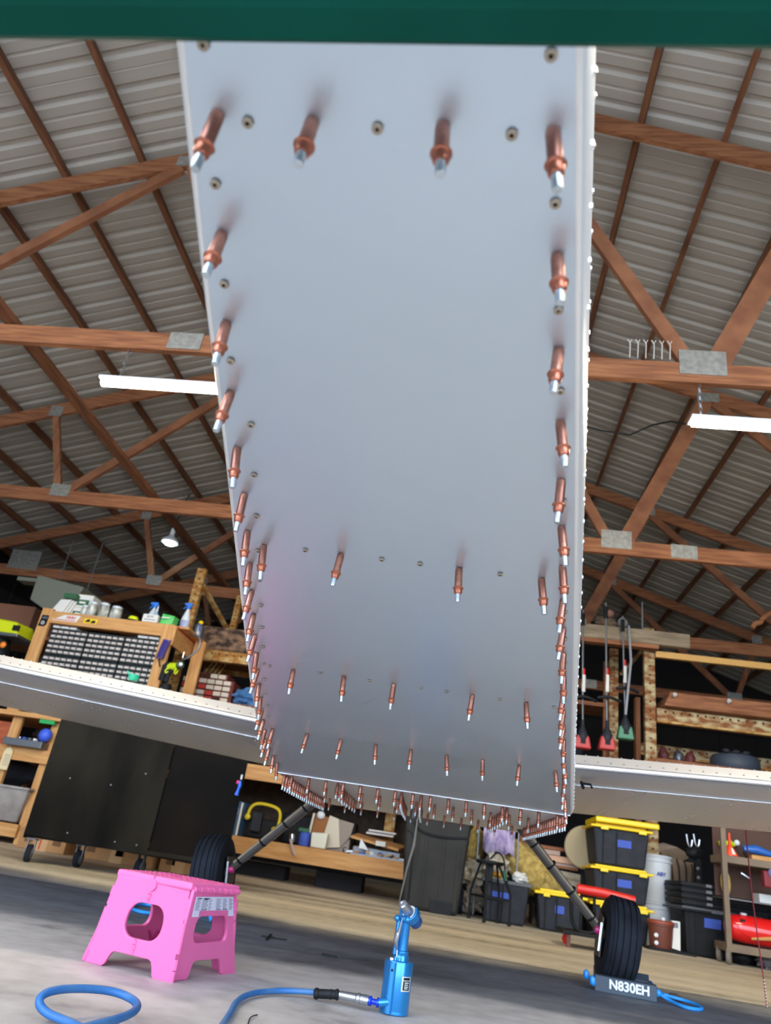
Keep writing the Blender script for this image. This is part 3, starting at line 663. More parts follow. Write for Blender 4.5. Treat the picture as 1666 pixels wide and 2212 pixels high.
# open crescent shield round the nosepiece
X_ = hax.cross(Vector((0, 0, 1))).normalized(); Y_ = X_.cross(hax)
o_l = []; i_l = []
for k in range(25):
    a = math.radians(-215 + 250*k/24); o_l.append(hd + X_*math.cos(a)*0.024 + Y_*math.sin(a)*0.024); i_l.append(hd + X_*math.cos(a)*0.0185 + Y_*math.sin(a)*0.0185)
cres = MB(); n = 25; dv = hax*0.022
vs = o_l + i_l + [p-dv for p in o_l] + [p-dv for p in i_l]; fs = []
for k in range(n-1): fs += [(k, k+1, n+k+1, n+k), (2*n+k, 3*n+k, 3*n+k+1, 2*n+k+1), (k, 2*n+k, 2*n+k+1, k+1), (n+k, n+k+1, 3*n+k+1, 3*n+k)]
fs += [(0, n, 3*n, 2*n), (n-1, 3*n-1-n+n, 4*n-1, 2*n-1)][:1] + [(n-1, 2*n-1, 4*n-1, 3*n-1)]
cres.add(vs, fs).build('nose_shield', gunB, gun, True, bevel=0.001)
MB().lathe([(0.0185, -0.020), (0.0185, -0.008), (0.012, -0.005)], hd, hax, 24).build('shield_lining', whiteP, gun, True)
MB().lathe([(0.013, -0.03), (0.0125, 0.0), (0.0115, 0.012), (0.0108, 0.030), (0.0095, 0.033), (0.006, 0.034), (0.004, 0.0325), (0, 0.0325)], hd, hax, 24).build('nosepiece', mat('nose_steel', (176, 178, 180), 0.3, 0.85), gun, True)
MB().lathe([(0.015, -0.02), (0.017, -0.035), (0.016, -0.052), (0.010, -0.058), (0, -0.059)], hd, hax, 24).build('mandrel_catcher', mat('dark_blue_cap', (40, 84, 140), 0.35, 0.4), gun, True)
# rating plate wrapped on the cylinder
pm = MB(); n = 8
for r_, z0, z1, a0, a1, k_ in ((0.0348, 0.050, 0.080, -68, -22, 0),):
    vs = []
    for k in range(n+1):
        a = math.radians(a0+(a1-a0)*k/n); vs += [gz(r_*math.cos(a), r_*math.sin(a), z0), gz(r_*math.cos(a), r_*math.sin(a), z1)]
    pm.add(vs, [(2*k, 2*k+2, 2*k+3, 2*k+1) for k in range(n)])
pl_ = pm.build('rating_plate', mat('plate_silver', (196, 198, 200), 0.4, 0.5), gun)
pm = MB()
for z0, z1, c_ in ((0.073, 0.078, 0), (0.053, 0.071, 0)):
    vs = []
    for k in range(n+1):
        a = math.radians(-62+(-30+62)*k/n); vs += [gz(0.0351*math.cos(a), 0.0351*math.sin(a), z0), gz(0.0351*math.cos(a), 0.0351*math.sin(a), z1)]
    pm.add(vs, [(2*k, 2*k+2, 2*k+3, 2*k+1) for k in range(n)])
pm.build('plate_panel', blackP, pl_)
pm = MB()
for i, z0 in enumerate((0.067, 0.063, 0.059, 0.0555)):
    vs = []
    for k in range(n+1):
        a = math.radians(-56+(20-3*(i % 2))*k/n); vs += [gz(0.0354*math.cos(a), 0.0354*math.sin(a), z0), gz(0.0354*math.cos(a), 0.0354*math.sin(a), z0+0.0016)]
    pm.add(vs, [(2*k, 2*k+2, 2*k+3, 2*k+1) for k in range(n)])
pm.build('print', whiteP, pl_)
def smooth_pts(pts, it=3, closed=False):
    pts = [Vector(p) for p in pts]
    for _ in range(it):
        q = []
        N = len(pts)
        if not closed: q.append(pts[0])
        for i in range(N if closed else N-1):
            a, c = pts[i], pts[(i+1) % N]; q += [a.lerp(c, 0.25), a.lerp(c, 0.75)]
        if not closed: q.append(pts[-1])
        pts = q
    return pts
hose = thing('air_hose', 'blue rubber air hose looped on the floor and plugged into the rivet gun', 'hose', (-0.5, 1.6, 0))
in_ = gz(-0.034, -0.033, 0.021)
cpl = [in_, in_ + Vector((-0.012, 0, -0.002)), in_ + Vector((-0.055, 0, -0.005)), in_ + Vector((-0.115, 0.01, 0.000))]
lead = smooth_pts([cpl[3] + Vector((0.01, 0, 0)), Q(650, 2141, 0.014), Q(590, 2140, 0.009), Q(540, 2146, 0.009), Q(510, 2162, 0.009), Q(498, 2188, 0.009), Q(480, 2216, 0.009), Q(440, 2262, 0.009), Q(330, 2290, 0.009)], 3)
loop = smooth_pts([Q(330, 2290, 0.009), Q(215, 2242, 0.009), Q(150, 2208, 0.009), Q(96, 2188, 0.014), Q(80, 2160, 0.03), Q(105, 2140, 0.04), Q(170, 2134, 0.04), Q(245, 2140, 0.035), Q(292, 2160, 0.028), Q(300, 2180, 0.027), Q(262, 2200, 0.028), Q(205, 2214, 0.030), Q(120, 2240, 0.022), Q(0, 2300, 0.009), Q(-200, 2380, 0.009)], 3)
MB().tube(lead, 0.0062, 12).build('hose_run', hoseM, hose, True)
MB().tube(loop, 0.0068, 12).build('hose_loop', hoseM, hose, True)
bl = MB(); sd_ = lead[0]; s1_ = cpl[3] + Vector((0.02, 0, 0)); s2_ = Q(678, 2146, 0.015)
dd = (s2_-s1_); prof = [(0.0, 0.0070), (0.06, 0.0115), (0.12, 0.0118), (0.16, 0.0098), (0.3, 0.0098), (0.34, 0.0112), (0.38, 0.0098), (0.62, 0.0100), (0.80, 0.0096), (0.84, 0.0116), (0.93, 0.0118), (1.0, 0.009)]
bl.lathe([(r, t*dd.length) for t, r in prof], s1_, dd, 18); bl.build('strain_sleeve', blackP, hose, True)
dd = cpl[0]-s1_
cp = MB(); L_ = dd.length; cp.lathe([(0.0085, 0.0), (0.0092, 0.03*1), (0.0092, L_*0.42), (0.0115, L_*0.45), (0.0115, L_*0.52), (0.0095, L_*0.54), (0.0108, L_*0.6), (0.0108, L_*0.70), (0.009, L_*0.74)], s1_, dd, 6 if False else 16); cp.build('quick_coupler', steel, hose, True)
bf = MB(); bf.lathe([(0.008, L_*0.74), (0.0105, L_*0.76), (0.0105, L_*0.80), (0.006, L_*0.83), (0.006, L_*0.93), (0.0105, L_*0.95), (0.0095, L_*1.0)], s1_, dd, 16); bf.build('blue_fitting', mat('deep_blue_metal', (40, 70, 220), 0.25, 0.6), hose, True)
w_ = MB(); w_.tube(smooth_pts([Q(536, 2212, 0.002), Q(540, 2198, 0.004), Q(548, 2194, 0.004), Q(556, 2192, 0.002)], 2), 0.0012, 6); tag(w_.build('wire_scrap', blackP), 'thin black curled wire scrap on the floor below the hose', 'wire')
m = MB(); 
for q in ((565, 2022), (590, 2026)): m.beam(Q(q[0], q[1], 0.002), Q(q[0]+30, q[1]+4, 0.003), 0.012, 0.003)
m.beam(Q(575, 2030, 0.003), Q(586, 2018, 0.005), 0.008, 0.003); tag(m.build('rubber_scrap', blackP), 'bent black rubber scrap lying on the dark floor band', 'scrap')
tag(MB().beam(Q(695, 2061, 0.003), Q(728, 2067, 0.003), 0.01, 0.005).build('rubber_scrap', blackP), 'short straight black scrap between stool and rivet gun', 'scrap')

# ------------------------------------------------------------------ wheel chock with the registration
ck = Q(1285, 2140); ckr = Q(1420, 2166); d = (ckr-ck).normalized(); nn = Vector((-d.y, d.x, 0)); Lc = (ckr-ck).length
chk = thing('wheel_chock', 'dark blue-grey wheel chock marked N830EH under the right tire', 'chock', ck)
cm = mat('chock_paint', (52, 64, 76), 0.5)
MB().prism([ck, ck + nn*0.09, ck + nn*0.07 + Vector((0, 0, 0.03)), ck + nn*0.03 + Vector((0, 0, 0.052)), ck + Vector((0, 0, 0.05))], d*Lc).build('wedge', cm, chk, bevel=0.002)
Mx = Matrix(((d.x, 0, -nn.x), (d.y, 0, -nn.y), (0, 1, 0)))
text('registration', 'N830EH', 0.040, ck + d*Lc*0.56 - nn*0.0012 + Vector((0, 0, 0.028)), Mx, mat('white_paint', (226, 230, 232), 0.6), chk, 0.0006, bold=0.0012)
blueR = mat('blue_rope', (40, 140, 216), 0.5)
bk = ck + nn*0.36; ch2 = thing('wheel_chock', 'dark chock in front of the right tire, mostly hidden behind it', 'chock', bk)
MB().prism([bk, bk + nn*0.07, bk + nn*0.05 + Vector((0, 0, 0.05)), bk + nn*0.02 + Vector((0, 0, 0.052)), bk + nn*0.0 + Vector((0, 0, 0.03))], d*Lc).build('wedge', cm, ch2)
rp = MB(); e = ck + d*(Lc+0.005) + nn*0.02 + Vector((0, 0, 0.028))
rp.tube(smooth_pts([e, Q(1445, 2160, 0.012), Q(1478, 2176, 0.006), Q(1515, 2182, 0.006), Q(1518, 2176, 0.006), Q(1490, 2164, 0.010), Q(1460, 2156, 0.012), Q(1425, 2146, 0.02), bk + d*(Lc+0.005) + Vector((0, 0, 0.03))], 3), 0.0058, 8)
rope = thing('chock_rope', 'bright blue rope joining the two wheel chocks, looped on floor', 'rope', Q(1470, 2170))
rp.build('rope', blueR, rope, True)
a = Q(1448, 2151, 0.012); b2 = Q(1474, 2160, 0.010); MB().tube([a, a.lerp(b2, 0.5)+Vector((0, 0, 0.003)), b2], [0.010, 0.012, 0.009], 10).build('rope_grip', mat('brown_grip', (92, 78, 62), 0.7), rope, True)
MB().blob(e, (0.012, 0.012, 0.012), 0.3, nu=12, nv=8).build('knot', blueR, rope, True)
for q, z in (((1287, 2136), 0.03), ((1276, 2106), 0.03)): 
    c_ = ck - d*0.008 + Vector((0, 0, z)) if z and q[1] > 2120 else ck - d*0.03 + nn*0.12 + Vector((0, 0, 0.035))
    MB().blob(c_, (0.011, 0.012, 0.016), 0.35, nu=12, nv=8, seed=3).build('knot', blueR, rope, True)

lk = Q(418, 1985); lkr = Q(466, 1997); d = (lkr-lk).normalized(); nn = Vector((-d.y, d.x, 0))
lch = thing('wheel_chock', 'dark chock with blue knots at the left tire, seen through the pink stool', 'chock', lk)
MB().prism([lk, lk + nn*0.09, lk + nn*0.07 + Vector((0, 0, 0.03)), lk + nn*0.03 + Vector((0, 0, 0.052)), lk + Vector((0, 0, 0.05))], d*0.13).build('wedge', cm, lch, bevel=0.002)
MB().blob(lk + d*0.10 + Vector((0, -0.015, 0.03)), (0.012, 0.012, 0.022), 0.3, nu=12, nv=8).build('knot', blueR, lch, True)
lr_ = thing('chock_rope', 'blue chock rope looped on the floor behind the pink stool', 'rope', Q(320, 1962))
MB().tube(smooth_pts([lk + Vector((-0.01, 0, 0.03)), Q(380, 1972, 0.01), Q(345, 1974, 0.007), Q(300, 1970, 0.007), Q(280, 1960, 0.007), Q(300, 1952, 0.007), Q(345, 1957, 0.01), Q(385, 1963, 0.012), Q(400, 1964, 0.008)], 3), 0.006, 8).build('rope', blueR, lr_, True)

# ------------------------------------------------------------------ black rolling cabinet on casters
bm1 = mat('worn_black_panel', (7, 7, 8), 0.8, col2=(36, 33, 27), scale=3.2, stretch=(1, 1, 0.35), bump=0.1, detail=6, spec=0.12)
cl, cr_ = Vector((-2.62, 4.62, 0)), Vector((-1.93, 4.9, 0)); cr2 = Vector((-1.44, 5.02, 0))
cab = thing('rolling_cabinet', 'scuffed black cabinet on casters under the left wing', 'cabinet', (-2.1, 5.1, 0))
dn = (cr_-cl).normalized(); back = Vector((-dn.y, dn.x, 0))
MB().prism([cl + Vector((0, 0, 0.148)), cr_ + Vector((0, 0, 0.128)), cr_ + Vector((0, 0, 1.0)), cl + Vector((0, 0, 1.0))], back*0.012).build('side_panel', bm1, cab, bevel=0.002)
dn2 = (cr2-cr_).normalized(); b2_ = Vector((-dn2.y, dn2.x, 0))
MB().prism([cr_ + back*0.02 + dn2*0.004 + Vector((0, 0, 0.128)), cr2 + back*0.02 + Vector((0, 0, 0.115)), cr2 + back*0.02 + Vector((0, 0, 1.0)), cr_ + back*0.02 + dn2*0.004 + Vector((0, 0, 1.0))], b2_*0.012).build('side_panel', mat('black_panel', (6, 6, 7), 0.8, col2=(22, 16, 12), scale=2.5, spec=0.12), cab, bevel=0.002)
MB().prism([cl + back*0.012 + Vector((0, 0, 0.13)), cl + back*0.6 + Vector((0, 0, 0.13)), cl + back*0.6 + Vector((0, 0, 1.0)), cl + back*0.012 + Vector((0, 0, 1.0))], dn*0.012).build('side_panel', bm1, cab)
MB().hexa([cl + back*0.0 + Vector((0, 0, 1.0)), cr2 + Vector((0, 0, 1.0)), cr2 + back*0.6 + Vector((0, 0, 1.0)), cl + back*0.6 + Vector((0, 0, 1.0))], [cl + Vector((0, 0, 1.02)), cr2 + Vector((0, 0, 1.02)), cr2 + back*0.6 + Vector((0, 0, 1.02)), cl + back*0.6 + Vector((0, 0, 1.02))]).build('cabinet_top', bm1, cab)
MB().hexa([cl + back*0.02 + Vector((0, 0, 0.135)), cr2 + back*0.04 + Vector((0, 0, 0.135)), cr2 + back*0.6 + Vector((0, 0, 0.135)), cl + back*0.6 + Vector((0, 0, 0.135))], [cl + back*0.02 + Vector((0, 0, 0.16)), cr2 + back*0.04 + Vector((0, 0, 0.16)), cr2 + back*0.6 + Vector((0, 0, 0.16)), cl + back*0.6 + Vector((0, 0, 0.16))]).build('bottom_shelf', bm1, cab)
for s_, z in ((0.22, 0.5), (0.56, 0.5), (0.82, 0.6), (0.33, 0.19), (0.72, 0.18), (0.9, 0.18)):
    c_ = cl.lerp(cr_, s_) + Vector((0, 0, z)); MB().lathe([(0.006, 0), (0.005, 0.002), (0, 0.003)], c_, -back, 8).build('screw', dsteel, cab)
for c_, A in ((cl + dn*0.06 + back*0.03, Vector((0.9, 0.3, 0))), (cl + dn*0.34 + back*0.18, Vector((1, 0.05, 0))), (cr_ - dn*0.02 + back*0.25, Vector((1, -0.2, 0))), (cr2 + back*0.3 - dn2*0.05, Vector((1, 0, 0)))):
    A = A.normalized(); ctr = Vector((c_.x, c_.y, 0.05))
    w_ = MB().lathe([(0.0, -0.015), (0.03, -0.016), (0.045, -0.017), (0.05, -0.011), (0.05, 0.011), (0.045, 0.017), (0.03, 0.016), (0, 0.015)], ctr, A, 24).build('caster', rubber, cab, True)
    MB().lathe([(0.032, -0.018), (0.032, 0.018)], ctr, A, 16).build('hub', mat('grey_hub', (110, 112, 108), 0.6), w_)
    f = MB()
    for s_ in (-1, 1): f.beam(ctr + A*0.022*s_, ctr + A*0.022*s_ + Vector((0, 0, 0.075)), 0.004, 0.03, up=A.cross(Vector((0, 0, 1))))
    f.box(ctr + Vector((0, 0, 0.078)), (0.06, 0.05, 0.006)); f.build('fork', dsteel, w_)
# clipped keys on the right edge of the cabinet
k_ = cr2 + Vector((-0.02, -0.025, 0.62)); t = thing('tool_clip', 'blue and pink clip hanging at the cabinet edge', 'clip', k_)
MB().tube([k_ + Vector((0, 0, 0.03)), k_ + Vector((0.004, 0, 0.0)), k_ + Vector((0.0, 0, -0.02)), k_ + Vector((-0.006, 0, -0.06))], [0.008, 0.012, 0.008, 0.014], 10).build('body', mat('clip_blue', (40, 100, 220), 0.4), t, True)
MB().blob(k_ + Vector((-0.015, 0, 0.02)), (0.01, 0.01, 0.014), 0, nu=10, nv=6).build('tab', mat('clip_pink', (226, 50, 110), 0.4), t, True)
MB().tube([k_ + Vector((0.004, 0, 0.04)), k_ + Vector((0.004, 0, 0.07))], 0.006, 8).build('ring', whiteP, t, True)

# ------------------------------------------------------------------ small red-padded creeper behind the right wheel
t = thing('creeper_seat', 'low black rolling creeper seat with a red padded bar, behind right tire', 'creeper', (0.85, 5.25, 0))
MB().tube([(0.77, 5.2, 0.325), (0.93, 5.2, 0.322), (1.12, 5.2, 0.305)], 0.028, 14).build('pad', redP, t, True)
MB().tube(smooth_pts([(0.74, 5.2, 0.30), (0.735, 5.2, 0.2), (0.75, 5.2, 0.11), (0.82, 5.2, 0.08), (0.9, 5.2, 0.11)], 2), 0.012, 8).build('side_frame', blackP, t, True)
MB().tube(smooth_pts([(1.06, 5.2, 0.29), (0.96, 5.2, 0.16), (0.90, 5.2, 0.09)], 2), 0.016, 8).build('side_frame', blackP, t, True)
for x in (0.80, 0.88): MB().tube([(x, 5.22, 0.31), (x, 5.22, 0.09)], 0.009, 8).build('upright', blackP, t, True)
MB().box((0.86, 5.3, 0.08), (0.36, 0.34, 0.02)).build('tray', blackP, t, bevel=0.004)
MB().beam((0.72, 5.17, 0.0), (0.72, 5.17, 0.075), 0.022, 0.022, up=(0, 1, 0)).build('front_leg', mat('brown_bracket', (110, 60, 50), 0.6), t)
for x, y in ((0.92, 5.16), (1.0, 5.4), (0.74, 5.4)):
    c_ = MB().lathe([(0.0, -0.013), (0.026, -0.013), (0.03, -0.008), (0.03, 0.008), (0.026, 0.013), (0, 0.013)], (x, y, 0.03), (0.8, 0.6, 0), 16).build('caster', redP, t, True)
    MB().box((x, y, 0.062), (0.03, 0.03, 0.02)).build('bracket', whiteP if x == 0.92 else mat('brown_bracket', (110, 60, 50), 0.6), c_)
# ================================================================== left workbench with the parts cabinets
V = Vector
wb = thing('workbench', 'pale pine workbench with uprights and lower shelf behind the left wing', 'workbench', (-3.6, 6.5, 0))
def post(name, x0, x1, y0, y1, z0, z1, m, par, bev=0.003): return MB().bb(x0, x1, y0, y1, z0, z1).build(name, m, par, bevel=bev)
for x in (-4.02, -3.64, -2.62, -4.85): post('leg', x, x+0.09, 6.30, 6.34, 0.0, 1.0, pineZ, wb); post('leg', x, x+0.09, 7.0, 7.04, 0.0, 1.0, pineZ, wb)
post('shelf_board', -5.0, -2.5, 6.26, 6.30, 0.64, 0.75, pineX, wb)
post('shelf_top', -5.0, -2.5, 6.30, 7.1, 0.72, 0.745, pineX, wb)
post('lower_board', -5.0, -3.62, 6.26, 6.30, 0.05, 0.15, pineX, wb)
post('lower_shelf', -5.0, -2.5, 6.30, 7.1, 0.10, 0.125, pineX, wb)
post('bench_top', -5.0, -2.5, 6.22, 7.1, 1.0, 1.04, pineX, wb)
tag(MB().bb(-3.96, -3.60, 6.17, 6.296, 0.752, 0.81).build('parts_tray', dsteel, bevel=0.004), 'flat grey steel tray on the bench shelf board, left of the black cabinet', 'tray')
for i in range(4): tag(MB().bb(-3.86+0.05*i, -3.83+0.05*i, 6.2, 6.23, 0.812, 0.83).build('small_part', [steel, blueTape, dsteel, paperM][i], bevel=0.003), 'tiny %s part lying on the grey steel tray' % ['bright', 'blue', 'dull grey', 'white'][i], 'part')
tag(MB().blob((-3.63, 6.235, 0.870), (0.058, 0.055, 0.058), 0.0).build('plastic_dome', mat('blue_cap_plastic', (62, 96, 214), 0.5), smooth=True), 'round blue cap sitting at the end of the grey tray', 'cap')
tag(MB().bb(-3.72, -3.58, 6.22, 6.26, 0.965, 0.998).build('green_strip', mat('green_tape', (40, 160, 80), 0.5), bevel=0.003), 'green strip just under the left wing beside the black cabinet', 'strip')
t = thing('paper_tag', 'cream paper tag hanging on the bench shelf board', 'tag', (-3.93, 6.24, 0.62))
MB().prism([(-3.96, 6.245, 0.55), (-3.88, 6.245, 0.55), (-3.88, 6.245, 0.70), (-3.90, 6.245, 0.73), (-3.94, 6.245, 0.73), (-3.96, 6.245, 0.70)], (0, 0.003, 0)).build('card', mat('cream_card', (226, 206, 160), 0.8), t)
for i in range(4): MB().bb(-3.937+0.014*i, -3.934+0.014*i, 6.243, 6.245, 0.58, 0.68).build('writing', ink, t)
MB().tube([(-3.92, 6.245, 0.725), (-3.925, 6.25, 0.76)], 0.002, 5).build('string', whiteP, t)
t = thing('clear_bin', 'cloudy clear plastic bin on the bench lower shelf', 'bin', (-3.9, 6.4, 0.15))
cp_ = mat('cloudy_plastic', (172, 166, 160), 0.35, col2=(140, 132, 128), scale=5)
MB().hexa([(-4.5, 6.28, 0.16), (-3.66, 6.28, 0.16), (-3.66, 6.7, 0.16), (-4.5, 6.7, 0.16)], [(-4.5, 6.22, 0.42), (-3.61, 6.22, 0.42), (-3.61, 6.75, 0.42), (-4.5, 6.75, 0.42)]).build('tub', cp_, t, bevel=0.012)
MB().bb(-4.52, -3.595, 6.2, 6.77, 0.415, 0.435).build('rim', cp_, t, bevel=0.006)
MB().lathe([(0.06, 0), (0.06, 0.004), (0.045, 0.006), (0.04, 0.003), (0, 0.003)], (-3.93, 6.245, 0.32), (0, -1, 0), 20).build('round_emblem', cp_, t, True)
t = thing('dark_bag', 'dark folded fabric bag with maroon strap on bench shelf', 'bag', (-4.0, 6.6, 0.13))
MB().blob((-4.1, 6.75, 0.56), (0.32, 0.15, 0.09), 0.4, 2.5, 5).build('body', mat('dark_cloth', (34, 32, 36), 0.9), t, True)
MB().tube([(-3.75, 6.55, 0.45), (-3.72, 6.52, 0.6), (-3.66, 6.5, 0.68)], 0.02, 8).build('strap', mat('maroon_strap', (88, 20, 34), 0.8), t, True)
MB().bb(-3.69, -3.65, 6.49, 6.53, 0.68, 0.72).build('buckle', whiteP, t)
tag(MB().blob((-3.85, 6.7, 0.9), (0.14, 0.15, 0.07), 0.4, 2.5, 9).build('cloth_bundle', mat('brown_dark_cloth', (58, 42, 36), 0.9), smooth=True), 'dark brown cloth bundle behind the grey tray', 'cloth')
tag(MB().bb(-4.62, -4.05, 6.345, 6.5, 0.747, 0.95).build('drawer_box', mat('red_brown_wood', (150, 66, 34), 0.55, col2=(176, 90, 50), scale=3, stretch=(1, 1, 8)), bevel=0.006), 'red-brown wooden box at the left picture edge', 'box')
for i, (x0, x1, y, z1) in enumerate(((-3.42, -3.02, 5.98, 0.15), (-2.9, -2.3, 6.0, 0.17), (-2.25, -1.95, 6.02, 0.15))):
    t = thing('cardboard_box', ['low cardboard box with red print under the left bench', 'second low cardboard box on the floor behind black casters', 'small cardboard box on the floor, nearest the left tire'][i], 'box', (x0, y, 0))
    MB().bb(x0, x1, y, y+0.22, 0.001, z1).build('carton', card, t, bevel=0.003)
    MB().bb((x0+x1)/2-0.05, (x0+x1)/2+0.05, y-0.002, y, 0.0, z1).build('tape_strip', mat('pale_card', (206, 162, 112), 0.6), t)
    if i == 0: MB().bb((x0+x1)/2-0.015, (x0+x1)/2-0.005, y-0.003, y, 0.01, z1-0.01).build('red_print', redP, t)
    for k in range(2): MB().bb(x0+0.05+0.24*k, x0+0.12+0.24*k, y-0.002, y, 0.05, 0.1).build('print', mat('brown_print', (120, 84, 52), 0.8), t)
# frame that holds the small-parts cabinets
fr = thing('parts_rack_frame', 'pine frame around the small parts drawers, standing on the left bench', 'frame', (-3.45, 6.45, 1.04))
post('post', -4.10, -3.99, 6.28, 6.32, 1.042, 2.01, pineZ, fr); post('post', -2.87, -2.76, 6.28, 6.32, 1.042, 1.99, pineZ, fr)
post('post', -4.10, -4.0, 6.75, 6.79, 1.042, 1.98, pineZ, fr); post('post', -2.72, -2.61, 6.75, 6.79, 1.042, 1.98, pineZ, fr)
post('top_rail', -3.99, -2.87, 6.285, 6.325, 1.875, 1.99, pineX, fr)
MB().bb(-4.10, -2.64, 6.33, 6.80, 1.975, 1.995).build('top_board', pineX, fr)
MB().prism([(-2.76, 6.28, 1.98), (-2.76, 6.80, 1.98), (-2.76, 6.80, 1.80), (-2.76, 6.28, 1.80)], (0.02, 0, 0)).build('side_brace', pineX, fr)
MB().bb(-2.74, -2.735, 6.3, 6.8, 1.96, 1.985).build('red_edge', mat('red_edge', (190, 70, 40), 0.6), fr)
st = MB().prism([(-3.97, 6.283, 1.905), (-3.73, 6.283, 1.905), (-3.70, 6.283, 1.97), (-3.86, 6.283, 1.965)], (0, 0.002, 0)).build('red_white_sticker', paperM, fr)
text('lettering', 'HHH', 0.042, (-3.79, 6.281, 1.942), FACE, redP, st, 0.0005, bold=0.001)
MB().bb(-3.95, -3.74, 6.281, 6.282, 1.912, 1.918).build('lettering', redP, st)
st = MB().prism([(-3.66, 6.283, 1.91), (-3.53, 6.283, 1.91), (-3.52, 6.283, 1.955), (-3.65, 6.283, 1.955)], (0, 0.002, 0)).build('black_yellow_sticker', yellowP, fr)
MB().prism([(-3.645, 6.281, 1.92), (-3.60, 6.281, 1.92), (-3.59, 6.281, 1.945), (-3.62, 6.281, 1.95)], (0, 0.001, 0)).build('mark', blackP, st)
MB().prism([(-3.59, 6.281, 1.915), (-3.54, 6.281, 1.915), (-3.54, 6.281, 1.94), (-3.57, 6.281, 1.94)], (0, 0.001, 0)).build('mark', blackP, st)
st = MB().prism([(-4.09, 6.278, 1.83), (-4.03, 6.278, 1.83), (-4.01, 6.278, 1.85), (-4.01, 6.278, 1.94), (-4.08, 6.278, 1.94)], (0, 0.002, 0)).build('black_badge', blackP, fr)
MB().ring([V((-4.05+0.017*math.cos(a), 6.276, 1.865+0.017*math.sin(a))) for a in [2*PI*k/16 for k in range(16)]], [V((-4.05+0.010*math.cos(a), 6.276, 1.865+0.010*math.sin(a))) for a in [2*PI*k/16 for k in range(16)]], (0, 0.001, 0)).build('ring_mark', paperM, st)
MB().bb(-4.07, -4.02, 6.276, 6.277, 1.905, 1.925).build('mark', dsteel, st)
# six drawer cabinets: two rows of three; every drawer is a part, its clear front a sub-part
greenK = mat('dark_green_grey_plastic', (28, 38, 38), 0.6); frontM = mat('drawer_front', (186, 176, 170), 0.4, col2=(206, 196, 188), scale=30)
dr_mesh = None
def cabinet(x0, z0, rows, lab_, extra=None):
    t = thing('small_parts_cabinet', lab_, 'parts cabinet', (x0, 6.36, z0))
    W_, Hh = 0.372, rows*0.0475+0.012
    m = MB(); m.bb(x0+0.003, x0+W_-0.003, 6.43, 6.56, z0, z0+Hh)
    for k in range(7): m.bb(x0+0.003+k*(W_-0.012)/6, x0+0.008+k*(W_-0.012)/6+0.001, 6.36, 6.43, z0, z0+Hh)
    for k in range(rows+1): m.bb(x0+0.003, x0+W_-0.003, 6.36, 6.43, z0+k*0.0475, z0+k*0.0475+0.009)
    m.build('housing', greenK, t)
    global dr_mesh
    for r in range(rows):
        for c in range(6):
            cx, cz = x0+0.0095+c*0.06, z0+0.010+r*0.0475
            if dr_mesh is None:
                d_ = MB().bb(cx+0.004, cx+0.047, 6.352, 6.425, cz+0.004, cz+0.031).build('drawer', frontM, t)
                h_ = MB().bb(cx+0.010, cx+0.041, 6.344, 6.352, cz+0.006, cz+0.010).build('pull', frontM, d_)
                l_ = MB().bb(cx+0.004, cx+0.047, 6.3505, 6.3525, cz+0.026, cz+0.031).build('label_slot', mat('slot_shadow', (84, 84, 84), 0.6), d_)
                dr_mesh = (d_, h_, l_, V((cx, 0, cz)), org(t))
            else:
                d0, h0, l0, p0, o0 = dr_mesh
                d_ = d0.copy(); SC.collection.objects.link(d_); d_.parent = t
                d_.location = V((cx, 0, cz)) - p0 + (o0 - org(t))
                for q in (h0, l0): g = q.copy(); SC.collection.objects.link(g); g.parent = d_
    return t
for i, nm in enumerate(('left', 'middle', 'right')):
    cabinet(-3.985+0.374*i, 1.60, 5, 'upper %s drawer cabinet of small parts in the pine frame' % nm)
    cabinet(-3.985+0.374*i, 1.345, 5, 'lower %s drawer cabinet of small parts, just above the wing' % nm)
for i, (x, w2, c) in enumerate(((-3.98, 0.07, 0), (-3.90, 0.08, 0), (-3.81, 0.07, 0), (-3.12, 0.1, 1), (-3.01, 0.1, 1))):
    tag(MB().bb(x, x+w2, 6.35, 6.5, 1.85-0.0, 1.872 if c == 0 else 1.872).build('small_carton', paperM, bevel=0.002), '%s small white carton lying on top of the drawer cabinets, from the left' % ORD[i], 'carton', 'white cartons over the drawers')
# things along the top board
def bottle(name, lab_, x, y, z, r, h, mcol, trig, side=1, lbl=None):
    t = thing(name, lab_, 'bottle', (x, y, z))
    MB().lathe([(r*0.92, 0), (r, 0.01), (r, h*0.5), (r*0.85, h*0.62), (r*0.45, h*0.85), (r*0.3, h*0.92), (r*0.3, h), (0, h)], (x, y, z), (0, 0, 1), 18).build('body', mcol, t, True)
    if trig:
        MB().lathe([(r*0.42, h*0.93), (r*0.42, h*1.02), (0, h*1.02)], (x, y, z), (0, 0, 1), 12).build('cap', trig, t)
        hd_ = V((x, y, z+h*1.04)); k = MB(); k.prism([hd_ + V((-side*0.045, -0.01, 0.03)), hd_ + V((side*0.025, -0.01, 0.035)), hd_ + V((side*0.035, -0.01, 0.01)), hd_ + V((side*0.01, -0.01, -0.008)), hd_ + V((-side*0.01, -0.01, 0.005)), hd_ + V((-side*0.045, -0.01, 0.012))], (0, 0.02, 0))
        k.tube([hd_ + V((-side*0.02, 0, 0.012)), hd_ + V((-side*0.035, 0, -0.015)), hd_ + V((-side*0.05, 0, -0.03))], 0.005, 6); k.build('trigger', trig, t)
    if lbl: MB().lathe([(r*1.01, h*0.1), (r*1.01, h*0.48)], (x, y, z), (0, 0, 1), 18).build('label_band', lbl, t, True)
    return t
blueS = mat('blue_sprayer', (40, 120, 220), 0.4); milk = mat('milky_plastic', (206, 214, 220), 0.35)
zt = 1.998
